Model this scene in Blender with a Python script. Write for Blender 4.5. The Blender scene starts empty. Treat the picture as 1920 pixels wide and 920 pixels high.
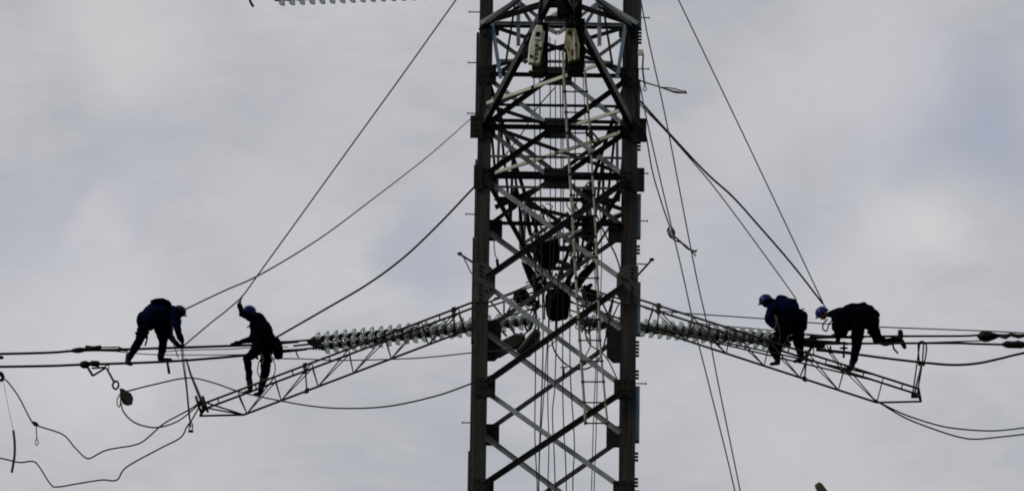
import bpy, math, random
from math import sin, cos, pi, radians
from mathutils import Vector as V, noise, Matrix
random.seed(7)
SC = bpy.context.scene
COL = SC.collection

# ------------------------------------------------------------------ camera
TH = radians(16.5); PHI = radians(0.83); D = 110.0
T0 = V((-0.82, 0, 1.7 + D*sin(TH)))
F = V((0, cos(TH), sin(TH)))
CAM = T0 - F*D
r0 = V((1, 0, 0)); u0 = V((0, -sin(TH), cos(TH)))
RX = r0*cos(PHI) + u0*sin(PHI); UY = u0*cos(PHI) - r0*sin(PHI)
cd = bpy.data.cameras.new('camera'); cam = bpy.data.objects.new('camera', cd); COL.objects.link(cam)
cam.matrix_world = Matrix(((RX.x, UY.x, -F.x, CAM.x), (RX.y, UY.y, -F.y, CAM.y), (RX.z, UY.z, -F.z, CAM.z), (0, 0, 0, 1)))
cd.sensor_width = 36; cd.lens = 36*D/19.2; cd.clip_start = 1; cd.clip_end = 20000
SC.camera = cam
def P(px, py, y=0.0):
    d = F + RX*((px-960)/11000) + UY*((460-py)/11000)
    return CAM + d*((y-CAM.y)/d.y)
def PZ(px, py, z):
    d = F + RX*((px-960)/11000) + UY*((460-py)/11000)
    return CAM + d*((z-CAM.z)/d.z)

# ------------------------------------------------------------------ sky, sun, exposure
SUN_EL, SUN_AZ = radians(38), radians(-118)          # azimuth from +Y towards +X
sdir = V((sin(SUN_AZ)*cos(SUN_EL), cos(SUN_AZ)*cos(SUN_EL), sin(SUN_EL)))
w = bpy.data.worlds.new('World'); SC.world = w; w.use_nodes = True
nt = w.node_tree; N = nt.nodes; L = nt.links; N.clear()
def nd(t, **k):
    n = N.new(t)
    for a, b in k.items(): setattr(n, a, b)
    return n
out = nd('ShaderNodeOutputWorld'); bg = nd('ShaderNodeBackground'); bg.inputs[1].default_value = 0.1
L.new(bg.outputs[0], out.inputs[0])
sky = nd('ShaderNodeTexSky', sky_type='NISHITA', sun_disc=False, sun_elevation=SUN_EL, sun_rotation=SUN_AZ, air_density=1.0, dust_density=2.0)
tc = nd('ShaderNodeTexCoord')
def noise_n(scale, detail, rough, dist=0.0, off=(0, 0, 0), st=(1, 1, 1)):
    mp = nd('ShaderNodeMapping'); mp.inputs['Location'].default_value = off; mp.inputs['Scale'].default_value = st
    L.new(tc.outputs['Generated'], mp.inputs[0])
    n = nd('ShaderNodeTexNoise'); n.inputs['Scale'].default_value = scale; n.inputs['Detail'].default_value = detail
    n.inputs['Roughness'].default_value = rough; n.inputs['Distortion'].default_value = dist
    L.new(mp.outputs[0], n.inputs['Vector']); return n.outputs[0]
def ramp(src, stops, interp='EASE'):
    r = nd('ShaderNodeValToRGB'); r.color_ramp.interpolation = interp
    while len(r.color_ramp.elements) < len(stops): r.color_ramp.elements.new(0.5)
    for e, (p, c) in zip(r.color_ramp.elements, stops): e.position = p; e.color = (*c, 1)
    L.new(src, r.inputs[0]); return r.outputs[0]
def mixc(a, b, f, mode='MIX'):
    m = nd('ShaderNodeMix', data_type='RGBA', blend_type=mode)
    for s, v in ((m.inputs[0], f), (m.inputs[6], a), (m.inputs[7], b)):
        if hasattr(v, 'is_linked'): L.new(v, s)
        elif isinstance(v, (int, float)): s.default_value = v
        else: s.default_value = (*v, 1)
    return m.outputs[2]
big = noise_n(16, 3, 0.5, 0.6, (2.3, 0.4, 1.1), (1, 1, 1.4))
fine = noise_n(52, 4, 0.55, 0.8, (5.3, 1.4, 0.1), (0.8, 1, 1.6))
c1 = ramp(big, [(0.30, (4.55, 4.62, 4.95)), (0.52, (5.2, 5.2, 5.46)), (0.72, (5.85, 5.8, 5.95))])
c2 = ramp(fine, [(0.3, (0.955, 0.96, 0.972)), (0.7, (1.035, 1.032, 1.026))])
wisp = noise_n(120, 7, 0.62, 1.2, (1.3, 4.4, 2.1), (0.7, 1, 2.2))
c3 = ramp(wisp, [(0.3, (0.968, 0.97, 0.978)), (0.7, (1.03, 1.03, 1.026))])
cloud = mixc(mixc(c1, c2, 1.0, 'MULTIPLY'), c3, 1.0, 'MULTIPLY')
def patch(px, py, rad, col, amt, src):                # a darker or thinner cloud bank in one direction of the sky
    c = (P(px, py, 800)-CAM).normalized()
    mp = nd('ShaderNodeVectorMath', operation='DISTANCE'); mp.inputs[1].default_value = c
    wob = nd('ShaderNodeTexNoise'); wob.inputs['Scale'].default_value = 45; wob.inputs['Detail'].default_value = 3
    L.new(tc.outputs['Generated'], wob.inputs['Vector'])
    L.new(tc.outputs['Generated'], mp.inputs[0])
    ad = nd('ShaderNodeMath', operation='MULTIPLY_ADD'); ad.inputs[1].default_value = 0.03; ad.inputs[2].default_value = -0.015
    L.new(wob.outputs[0], ad.inputs[0])
    s = nd('ShaderNodeMath', operation='ADD'); L.new(mp.outputs['Value'], s.inputs[0]); L.new(ad.outputs[0], s.inputs[1])
    mr = nd('ShaderNodeMapRange', interpolation_type='SMOOTHERSTEP'); mr.inputs['From Min'].default_value = rad; mr.inputs['From Max'].default_value = 0
    mr.inputs['To Max'].default_value = min(.9, amt*1.3)
    L.new(s.outputs[0], mr.inputs['Value'])
    return mixc(src, col, mr.outputs[0])
for q in ((1840, 245, .019, (3.75, 4.0, 5.0), .62), (1700, 290, .020, (4.3, 4.5, 5.3), .5), (1780, 190, .012, (4.1, 4.3, 5.1), .35), (775, 490, .013, (4.2, 4.4, 5.2), .55),
          (70, 400, .020, (4.7, 4.75, 5.5), .55), (240, 290, .018, (4.7, 4.8, 5.5), .5), (1480, 450, .016, (4.5, 4.6, 5.4), .5), (1330, 570, .016, (4.6, 4.75, 5.4), .45),
          (210, 70, .024, (6.0, 6.0, 6.0), .7), (180, 370, .008, (6.0, 5.8, 6.1), .6), (260, 315, .007, (5.8, 5.9, 6.0), .45), (1600, 130, .026, (5.9, 5.8, 6.1), .6),
          (1450, 230, .020, (5.8, 5.75, 6.0), .5), (1740, 430, .017, (6.5, 6.5, 6.5), .65), (1600, 560, .020, (5.9, 5.9, 6.1), .5), (150, 640, .024, (6.2, 6.2, 6.4), .6),
          (1450, 800, .028, (5.8, 5.7, 5.9), .5), (620, 250, .020, (5.4, 5.4, 5.75), .5), (500, 430, .02, (5.7, 5.65, 5.95), .5)):
    cloud = patch(*q, cloud)
# unseen sky behind the camera and overhead dimmed, to darken camera-facing surfaces
sx = nd('ShaderNodeSeparateXYZ'); L.new(tc.outputs['Generated'], sx.inputs[0])
mr = nd('ShaderNodeMapRange', interpolation_type='SMOOTHSTEP'); mr.inputs['From Min'].default_value = -0.5; mr.inputs['From Max'].default_value = 0.8
mr.inputs['To Min'].default_value = 0.26; mr.inputs['To Max'].default_value = 1.0
L.new(sx.outputs['Y'], mr.inputs['Value'])
hs = nd('ShaderNodeVectorMath', operation='SCALE'); L.new(cloud, hs.inputs[0]); L.new(mr.outputs[0], hs.inputs['Scale'])
final = mixc(hs.outputs[0], sky.outputs[0], 0.06)
L.new(final, bg.inputs[0])
sl = bpy.data.lights.new('sun', 'SUN'); so = bpy.data.objects.new('sun', sl); COL.objects.link(so)
sl.energy = 0.9; sl.angle = radians(12); sl.color = (1, 0.96, 0.9)
so.rotation_euler = (-sdir).to_track_quat('-Z', 'Y').to_euler()
SC.cycles.pixel_filter_type = 'BLACKMAN_HARRIS'; SC.cycles.filter_width = 1.9
SC.view_settings.view_transform = 'Standard'; SC.view_settings.look = 'None'; SC.view_settings.gamma = 1
SC.view_settings.exposure = 0; SC.view_settings.use_curve_mapping = False

# ------------------------------------------------------------------ materials
def mat(name, col, rough=0.6, metal=0.0, var=0.25, scale=3.0, col2=None, trans=0.0, bump=0.0, amt=0.5, spec=0.25, st=(1, 1, 1)):
    m = bpy.data.materials.new(name); m.use_nodes = True; t = m.node_tree
    b = t.nodes['Principled BSDF']; b.inputs['Roughness'].default_value = rough; b.inputs['Metallic'].default_value = metal; b.inputs['Specular IOR Level'].default_value = 0.5 if trans else spec
    g = t.nodes.new('ShaderNodeTexCoord'); n = t.nodes.new('ShaderNodeTexNoise'); n.inputs['Scale'].default_value = scale
    n.inputs['Detail'].default_value = 6; n.inputs['Roughness'].default_value = 0.65
    mp = t.nodes.new('ShaderNodeMapping'); mp.inputs['Scale'].default_value = st
    t.links.new(g.outputs['Object'], mp.inputs[0]); t.links.new(mp.outputs[0], n.inputs['Vector'])
    r = t.nodes.new('ShaderNodeValToRGB'); c2 = col2 or tuple(c*(1-var) for c in col)
    r.color_ramp.elements[0].position = amt-0.17; r.color_ramp.elements[0].color = (*c2, 1)
    r.color_ramp.elements[1].position = amt+0.17; r.color_ramp.elements[1].color = (*(c*(1+var*0.5) for c in col), 1)
    t.links.new(n.outputs[0], r.inputs[0]); t.links.new(r.outputs[0], b.inputs['Base Color'])
    if trans: b.inputs['Transmission Weight'].default_value = trans; b.inputs['IOR'].default_value = 1.5
    if bump:
        bm = t.nodes.new('ShaderNodeBump'); bm.inputs['Strength'].default_value = bump; bm.inputs['Distance'].default_value = 0.01
        t.links.new(n.outputs[0], bm.inputs['Height']); t.links.new(bm.outputs[0], b.inputs['Normal'])
    return m
M = dict(
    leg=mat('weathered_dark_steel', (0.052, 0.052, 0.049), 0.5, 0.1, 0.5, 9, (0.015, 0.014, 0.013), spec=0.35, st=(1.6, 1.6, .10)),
    brace=mat('shaded_bracing_steel', (0.10, 0.105, 0.11), 0.5, 0.1, 0.5, 5, (0.035, 0.036, 0.038)),  # darker copy of the galvanised steel: shade on right-rising braces put into the colour
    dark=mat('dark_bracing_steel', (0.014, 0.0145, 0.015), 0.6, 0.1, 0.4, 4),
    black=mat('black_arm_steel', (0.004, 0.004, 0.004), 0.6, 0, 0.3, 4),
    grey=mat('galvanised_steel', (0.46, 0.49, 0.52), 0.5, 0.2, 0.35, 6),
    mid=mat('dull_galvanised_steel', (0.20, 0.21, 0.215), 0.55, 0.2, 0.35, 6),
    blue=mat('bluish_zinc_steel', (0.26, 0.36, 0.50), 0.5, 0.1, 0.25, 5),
    cream=mat('cream_painted_steel', (0.85, 0.84, 0.70), 0.6, 0, 0.3, 3),
    plate=mat('gusset_steel', (0.028, 0.028, 0.028), 0.6, 0.1, 0.5, 7),
    lightplate=mat('bolted_plate_steel', (0.10, 0.10, 0.10), 0.55, 0.1, 0.4, 7),
    hoist=mat('scuffed_cream_enamel', (0.90, 0.89, 0.80), 0.5, 0, 0.2, 9, (0.42, 0.38, 0.24), amt=0.38),
    hoist2=mat('stained_cream_enamel', (0.80, 0.74, 0.50), 0.5, 0, 0.2, 9, (0.16, 0.10, 0.04), amt=0.50),
    rust=mat('rusty_iron', (0.14, 0.045, 0.02), 0.9, 0, 0.5, 20),
    green=mat('olive_iron', (0.035, 0.042, 0.028), 0.6, 0, 0.3, 9),
    glass=mat('greenish_glass', (0.76, 0.81, 0.77), 0.04, 0, 0.25, 2.5, trans=0.85),
    cap=mat('insulator_cap_iron', (0.012, 0.012, 0.010), 0.55, 0.3, 0.3, 20),
    wire=mat('aluminium_conductor', (0.016, 0.016, 0.016), 0.6, 0, 0.3, 6),
    rope=mat('dark_rope', (0.03, 0.03, 0.028), 0.9, 0, 0.3, 14),
    grope=mat('grey_rope', (0.10, 0.10, 0.095), 0.9, 0, 0.3, 14),
    prope=mat('pale_rope', (0.50, 0.47, 0.40), 0.9, 0, 0.4, 12),
    truss=mat('truss_tube', (0.05, 0.046, 0.034), 0.55, 0.1, 0.4, 8),
    tstrap=mat('olive_strap', (0.10, 0.09, 0.055), 0.8, 0, 0.4, 9),
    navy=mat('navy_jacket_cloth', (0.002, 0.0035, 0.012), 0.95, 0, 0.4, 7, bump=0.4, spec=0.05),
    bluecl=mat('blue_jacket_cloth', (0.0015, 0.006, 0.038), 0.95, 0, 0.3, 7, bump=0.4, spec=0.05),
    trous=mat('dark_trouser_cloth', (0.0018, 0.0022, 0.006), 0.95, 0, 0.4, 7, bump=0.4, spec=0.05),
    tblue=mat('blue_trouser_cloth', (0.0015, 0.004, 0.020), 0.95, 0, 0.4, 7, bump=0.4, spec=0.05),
    boot=mat('black_leather', (0.003, 0.003, 0.003), 0.6, 0, 0.3, 9),
    skin=mat('skin', (0.34, 0.19, 0.13), 0.55, 0, 0.1, 12),
    glove=mat('dark_glove', (0.02, 0.018, 0.016), 0.9, 0, 0.3, 12),
    tan=mat('tan_glove', (0.20, 0.14, 0.09), 0.9, 0, 0.3, 12),
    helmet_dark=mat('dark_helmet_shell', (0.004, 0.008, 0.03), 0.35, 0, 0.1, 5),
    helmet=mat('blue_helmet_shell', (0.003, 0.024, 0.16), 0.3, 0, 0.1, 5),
    web=mat('black_webbing', (0.003, 0.003, 0.003), 0.95, 0, 0.3, 20, spec=0.05),
    red=mat('red_cord', (0.20, 0.01, 0.01), 0.8, 0, 0.3, 9),
    grass=mat('meadow', (0.045, 0.065, 0.025), 0.95, 0, 0.5, 0.4),
    concrete=mat('concrete', (0.33, 0.32, 0.30), 0.9, 0, 0.2, 3),
)

# ------------------------------------------------------------------ mesh helpers
def frame_of(t):
    t = t.normalized(); a = V((0, 0, 1)) if abs(t.z) < 0.9 else V((1, 0, 0))
    u = t.cross(a).normalized(); return u, t.cross(u).normalized()
ORG = {}
def tag(o, label=None, cat=None, group=None, kind=None):
    for k, v in (('label', label), ('category', cat), ('group', group), ('kind', kind)):
        if v: o[k] = v
    return o
def thing(name, loc, label, cat, group=None):
    o = bpy.data.objects.new(name, None); COL.objects.link(o); o.location = loc; o.empty_display_size = 0.1
    ORG[o.name] = V(loc); return tag(o, label, cat, group)
class MB:
    def __init__(s): s.v = []; s.f = []; s.m = []; s.sm = []
    def add(s, vs, fs, mi=0, smooth=False):
        b = len(s.v); s.v += [V(v) for v in vs]; s.f += [tuple(i+b for i in f) for f in fs]
        s.m += [mi]*len(fs); s.sm += [smooth]*len(fs); return s
    def box(s, c, a, b, d, mi=0):              # centre and three half-axes
        c, a, b, d = V(c), V(a), V(b), V(d)
        vs = [c+a*i+b*j+d*k for i in (-1, 1) for j in (-1, 1) for k in (-1, 1)]
        return s.add(vs, [(0, 1, 3, 2), (4, 6, 7, 5), (0, 4, 5, 1), (2, 3, 7, 6), (0, 2, 6, 4), (1, 5, 7, 3)], mi)
    def prism(s, pts, d, mi=0):                # polygon pushed along d
        d = V(d); n = len(pts); vs = [V(p) for p in pts]+[V(p)+d for p in pts]
        fs = [tuple(range(n))[::-1], tuple(range(n, 2*n))]+[(i, (i+1) % n, (i+1) % n+n, i+n) for i in range(n)]
        return s.add(vs, fs, mi)
    def angle(s, a, b, wd, t, n1, n2, mi=0, w2=None):    # rolled L section from a to b
        a, b = V(a), V(b); ax = (b-a).normalized(); n1 = V(n1); n1 = (n1-ax*n1.dot(ax)).normalized()
        n2 = V(n2); n2 = (n2-ax*n2.dot(ax)-n1*n2.dot(n1)).normalized(); w2 = w2 or wd
        pr = [(0, 0), (wd, 0), (wd, t), (t, t), (t, w2), (0, w2)]
        vs = [a+n1*x+n2*y for x, y in pr]
        n = 6; vs += [v+(b-a) for v in vs]
        fs = [(0, 1, 2, 3), (0, 3, 4, 5), (9, 8, 7, 6), (11, 10, 9, 6)]+[(i, (i+1) % n, (i+1) % n+n, i+n) for i in range(n)]
        return s.add(vs, fs, mi)
    def tube(s, pts, r, n=6, mi=0, closed=False, smooth=True):
        pts = [V(p) for p in pts]; k = len(pts); rs = r if isinstance(r, (list, tuple)) else [r]*k
        t = (pts[1]-pts[0]).normalized(); u, _ = frame_of(t); rings = []
        for i in range(k):
            if closed: t = (pts[(i+1) % k]-pts[i-1])
            else: t = (pts[min(i+1, k-1)]-pts[max(i-1, 0)])
            if t.length < 1e-9: t = V((0, 0, 1))
            t.normalize(); u = u-t*u.dot(t)
            if u.length < 1e-6: u, _ = frame_of(t)
            u.normalize(); v = t.cross(u)
            rings.append([pts[i]+(u*cos(2*pi*j/n)+v*sin(2*pi*j/n))*rs[i] for j in range(n)])
        vs = [p for rg in rings for p in rg]; fs = []
        for i in range(k if closed else k-1):
            a = i*n; b = ((i+1) % k)*n
            fs += [(a+j, a+(j+1) % n, b+(j+1) % n, b+j) for j in range(n)]
        if not closed: fs += [tuple(range(n))[::-1], tuple(range((k-1)*n, k*n))]
        return s.add(vs, fs, mi, smooth)
    def ell(s, c, ax, mi=0, nu=12, nv=8, top=0.0):        # ellipsoid from three half-axes (or its part above z=top)
        c = V(c); A, B, Cc = [V(x) for x in ax]; vs = []; t0 = -pi/2 if top == 0.0 else math.asin(top)
        for i in range(nv+1):
            t = t0+(pi/2-t0)*i/nv
            for j in range(nu):
                vs.append(c+(A*cos(2*pi*j/nu)+B*sin(2*pi*j/nu))*cos(t)+Cc*sin(t))
        fs = [(i*nu+j, i*nu+(j+1) % nu, (i+1)*nu+(j+1) % nu, (i+1)*nu+j) for i in range(nv) for j in range(nu)]
        return s.add(vs, fs, mi, True)
    def cap(s, a, ra, b, rb, mi=0, n=12):                 # capsule
        a, b = V(a), V(b); t = (b-a).normalized(); L_ = (b-a).length; pts = []; rs = []
        for i in range(5):
            q = pi/2*i/4; pts.append(a-t*ra*cos(q)); rs.append(max(ra*sin(q), 1e-4))
        for i in range(5):
            q = pi/2*(1-i/4); pts.append(b+t*rb*cos(q)); rs.append(max(rb*sin(q), 1e-4))
        return s.tube(pts, rs, n, mi)
    def lathe(s, prof, o, ax, n=14, mi=0):
        o = V(o); ax = V(ax).normalized(); u, v = frame_of(ax); vs = []
        for h, r in prof: vs += [o+ax*h+(u*cos(2*pi*j/n)+v*sin(2*pi*j/n))*r for j in range(n)]
        fs = [(i*n+j, i*n+(j+1) % n, (i+1)*n+(j+1) % n, (i+1)*n+j) for i in range(len(prof)-1) for j in range(n)]
        fs += [tuple(range(n))[::-1], tuple(range((len(prof)-1)*n, len(prof)*n))]
        return s.add(vs, fs, mi, True)
    def bolt(s, p, n, r=0.022, h=0.03, mi=0):
        return s.tube([p, V(p)+V(n).normalized()*h], r, 6, mi, smooth=False)
    def build(s, name, mats, parent=None, label=None, origin=None):
        if not isinstance(mats, (list, tuple)): mats = [mats]
        og = ORG[parent.name] if parent else (origin if origin is not None else s.v[0].copy())
        me = bpy.data.meshes.new(name); me.from_pydata([v-og for v in s.v], [], s.f)
        for m_ in mats: me.materials.append(m_)
        for p, mi, sm in zip(me.polygons, s.m, s.sm): p.material_index = mi; p.use_smooth = sm
        import bmesh
        bm = bmesh.new(); bm.from_mesh(me); bmesh.ops.recalc_face_normals(bm, faces=bm.faces); bm.to_mesh(me); bm.free()
        o = bpy.data.objects.new(name, me); COL.objects.link(o)
        if parent: o.parent = parent
        else: o.location = og
        ORG[o.name] = og
        if label: o['label'] = label
        return o
def spline(pts, sub=6):
    pts = [V(p) for p in pts]
    if len(pts) < 3: return [pts[0].lerp(pts[-1], i/6) for i in range(7)]
    o = []
    e = [pts[0]*2-pts[1]]+pts+[pts[-1]*2-pts[-2]]
    for i in range(1, len(e)-2):
        p0, p1, p2, p3 = e[i-1:i+3]
        for k in range(sub):
            t = k/sub
            o.append(0.5*((2*p1)+(p2-p0)*t+(2*p0-5*p1+4*p2-p3)*t*t+(3*p1-p0-3*p2+p3)*t**3))
    o.append(pts[-1]); return o
def px_line(pts, y0, y1=None):
    y1 = y0 if y1 is None else y1; n = len(pts)-1
    L_ = [0]
    for i in range(n): L_.append(L_[-1]+math.hypot(pts[i+1][0]-pts[i][0], pts[i+1][1]-pts[i][1]))
    return [P(p[0], p[1], p[2] if len(p) > 2 else y0+(y1-y0)*L_[i]/L_[-1]) for i, p in enumerate(pts)]
def wire(name, pts, y0, y1, r, m, label, cat, group=None, sub=6, extra=None):
    mb = MB().tube(spline(px_line(pts, y0, y1), sub), r, 6)
    if extra: extra(mb)
    return tag(mb.build(name, m), label, cat, group)

# ------------------------------------------------------------------ ground
g = MB(); n = 24
g.add([(x*250, y*250, 0.0) for y in range(-n, n+1) for x in range(-n, n+1)],
      [(j*(2*n+1)+i, j*(2*n+1)+i+1, (j+1)*(2*n+1)+i+1, (j+1)*(2*n+1)+i) for j in range(2*n) for i in range(2*n)])
tag(g.build('ground', M['grass'], origin=V((0, 0, 0))), kind='structure')

# ------------------------------------------------------------------ the tower
W = 1.488                                     # half width at the legs' outer corners
XN, YN = V((1, 0, 0)), V((0, 1, 0)); ZU = V((0, 0, 1))
def zn(py): return P(1042, py, -W).z         # height on the near face seen at row py
def zf(py): return P(1042, py, W).z
tower = thing('lattice_tower', (0, 0, 0), 'tall dark steel lattice power tower rising through the middle of the picture', 'tower')
LEGT = 0.025; LEGW = 0.24
ZT = zn(-420)
for sx_ in (-1, 1):
    for sy_ in (-1, 1):
        c = V((sx_*W, sy_*W, 0)); mb = MB()
        mb.angle(c+V((0, 0, 0.3)), c+V((0, 0, ZT)), LEGW, LEGT, XN*-sx_, YN*-sy_)
        mb.build('leg', M['leg'], tower)
        f = MB(); f.prism([c+V((a*0.5, b*0.5, -0.5)) for a, b in ((-1, -1), (1, -1), (1, 1), (-1, 1))], (0, 0, 0.9))
        f.build('footing', M['concrete'], tower)
# outer splice straps that step the leg edge
def strap(sx_, py0, py1, dx, m, sy=-1, wd=0.22):
    mb = MB(); x0 = sx_*(W+0.002); z0, z1 = (zn(py1), zn(py0))
    mb.box(V((x0+sx_*dx/2, sy*(W-wd/2-0.03), (z0+z1)/2)), XN*dx/2, YN*wd/2, ZU*(z1-z0)/2)
    nb = 0
    for i in range(nb):
        z = z0+(i+0.5)*(z1-z0)/nb
        mb.bolt(V((x0+sx_*dx, sy*(W-0.09), z)), XN*sx_, 0.022, 0.035)
    mb.build('splice_plate', m, tower)
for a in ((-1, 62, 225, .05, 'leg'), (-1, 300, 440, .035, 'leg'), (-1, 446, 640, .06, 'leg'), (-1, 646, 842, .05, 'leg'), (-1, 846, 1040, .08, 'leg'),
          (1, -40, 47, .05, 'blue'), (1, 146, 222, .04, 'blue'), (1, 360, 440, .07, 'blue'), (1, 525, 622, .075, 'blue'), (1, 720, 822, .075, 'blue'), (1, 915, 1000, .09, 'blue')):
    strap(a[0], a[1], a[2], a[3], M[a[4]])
for py0, py1 in ((50, 76), (262, 276), (452, 470), (632, 662), (690, 704), (840, 858), (888, 906)):
    mb = MB()
    z = zn(py1)
    while z < zn(py0):
        mb.bolt(V((W, -W+0.08, z)), XN, 0.025, 0.06); z += 0.065
    mb.build('bolt_row', M['dark'], tower)
# step bolts
for sx_, ys in ((-1, (20, 115, 210, 399, 790)), (1, (26, 122, 318, 407, 712))):
    for py in ys:
        mb = MB(); p = V((sx_*(W+0.0), -W+0.16, zn(py)))
        mb.tube([p-XN*sx_*0.02, p+XN*sx_*0.19], 0.011, 6); mb.tube([p+XN*sx_*0.19, p+XN*sx_*0.205], 0.025, 6)
        mb.build('step_bolt', M['dark'], tower)
# braces on a face: sgn -1 = near face, +1 = far face
def fbrace(x0, z0, x1, z1, sgn, m, outside, wd=0.085, name='diagonal_brace', lip=0.07):
    y = sgn*(W+0.045) if outside else sgn*(W-0.027)
    a, b = V((x0, y, z0)), V((x1, y, z1)); ax = (b-a).normalized(); up = V((-ax.z, 0, ax.x))
    if up.z < 0: up = -up
    mb = MB(); oy = YN*sgn*(1 if outside else -1)
    mb.angle(a+up*wd/2, b+up*wd/2, wd, 0.010, -up, oy, w2=lip)
    mb.build(name, m, tower)
def gusset(x, z, hw, hh, sgn, m, cut=0.0, bolts=(2, 3), name='gusset_plate'):
    y0 = sgn*(W+0.004)
    pts = [(-hw, -hh+cut), (-hw+cut, -hh), (hw-cut, -hh), (hw, -hh+cut), (hw, hh-cut), (hw-cut, hh), (-hw+cut, hh), (-hw, hh-cut)] if cut else [(-hw, -hh), (hw, -hh), (hw, hh), (-hw, hh)]
    mb = MB(); mb.prism([V((x+a, y0, z+b)) for a, b in pts], YN*sgn*0.016)
    for i in range(bolts[0]):
        for j in range(bolts[1]):
            bx = x+(-hw*0.65+1.3*hw*i/max(1, bolts[0]-1)); bz = z+(-hh*0.75+1.5*hh*j/max(1, bolts[1]-1))
            mb.bolt(V((bx, y0+sgn*0.016, bz)), YN*sgn, 0.02, 0.022, 0)
    return mb.build(name, m, tower)
XI = W-0.22
# X-braced panels below the arms, near face
near_rows = [335, 530, 728, 918, 1112]; far_rows = [333+98-96, 435-2, 622, 816, 1010]
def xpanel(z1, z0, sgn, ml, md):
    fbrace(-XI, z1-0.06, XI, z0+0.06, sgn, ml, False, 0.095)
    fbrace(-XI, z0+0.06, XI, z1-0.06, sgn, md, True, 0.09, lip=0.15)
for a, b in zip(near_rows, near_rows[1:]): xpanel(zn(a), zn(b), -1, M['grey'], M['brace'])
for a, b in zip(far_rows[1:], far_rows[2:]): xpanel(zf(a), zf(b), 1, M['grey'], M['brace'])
for py in near_rows[2:]:
    for s_ in (-1, 1): gusset(s_*(W-0.22), zn(py), 0.18, 0.19, -1, M['plate'], 0, (3, 3))
for py in (435-2, 816, 1010):
    for s_ in (-1, 1): gusset(s_*(W-0.28), zf(py), 0.20, 0.21, 1, M['plate'], 0, (3, 3))
for s_ in (-1, 1):                                      # the big bolted plates
    mb = MB(); z = zn(532); y0 = -(W+0.004); x0 = s_*(W+0.03); x1 = s_*(W-0.37)
    mb.prism([V((x, y0, z+dz)) for x, dz in ((x0, -.37), (s_*(W-.22), -.37), (x1, -.20), (x1, .20), (s_*(W-.22), .37), (x0, .37))], YN*-0.018)
    for j in range(8):
        if j != 4: mb.bolt(V((s_*(W-0.09), y0-0.018, z-0.32+0.64*j/7)), -YN, 0.026, 0.03, 1)
    for bx, bz in ((.28, .13), (.20, .10), (.28, -.12), (.20, -.16)): mb.bolt(V((s_*(W-bx), y0-0.018, z+bz)), -YN, 0.024, 0.03, 1)
    mb.build('gusset_plate', [M['lightplate'], M['dark']], tower, 'large bolted splice plate')
    gusset(s_*(W-0.25), zf(640), 0.24, 0.40, 1, M['plate'], 0.12, (2, 5))
# body panels around the arms: beams, centre plates, half-panel crosses
lv = [47, 143, 241, 335]
for py, hw_, m_ in ((47, 0.06, 'grey'), (143, 0.075, 'dark'), (241, 0.085, 'dark'), (335, 0.07, 'dark')):
    z = zn(py); mb = MB()
    mb.angle(V((-XI, -W-0.045, z+hw_/2)), V((XI, -W-0.045, z+hw_/2)), hw_, 0.012, -ZU, -YN, w2=0.05)
    mb.build('horizontal_beam', M[m_], tower)
for py in (231, 329, 423):
    z = zf(py); mb = MB()
    mb.angle(V((-XI, W-0.045, z+.045)), V((XI, W-0.045, z+.045)), 0.06, 0.012, -ZU, -YN, w2=0.05)
    mb.build('horizontal_beam', M['dark'], tower)
for py, y, m_, hw_ in ((198, -0.6, 'dark', .055), (295, 0.0, 'mid', .05), (352, 1.3, 'mid', .05)):
    z = P(1042, py, y).z; mb = MB()
    mb.angle(V((-W+.03, y, z+.03)), V((W-.03, y, z+.03)), hw_, 0.012, -ZU, YN, w2=0.04); mb.build('horizontal_beam', M[m_], tower)
for py, hh in ((143, .18), (241, .20), (335, .20)):
    gusset(0, zn(py), 0.25, hh, -1, M['plate'], 0, (4, 2))
    for s_ in (-1, 1): gusset(s_*(W-0.16), zn(py), 0.17, 0.19, -1, M['plate'], 0.03, (3, 3))
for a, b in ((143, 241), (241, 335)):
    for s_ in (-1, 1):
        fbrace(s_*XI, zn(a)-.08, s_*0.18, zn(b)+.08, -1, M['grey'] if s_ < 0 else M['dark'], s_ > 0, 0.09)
        fbrace(s_*0.18, zn(a)-.08, s_*XI, zn(b)+.08, -1, M['dark'] if s_ < 0 else M['grey'], s_ < 0, 0.09)  # right-rising diagonals take the darker steel, their shade put into the colour
fbrace(-XI, zf(231), XI, zf(423), 1, M['mid'], False, .08); fbrace(-XI, zf(423), XI, zf(231), 1, M['dark'], True, .08)
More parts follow.
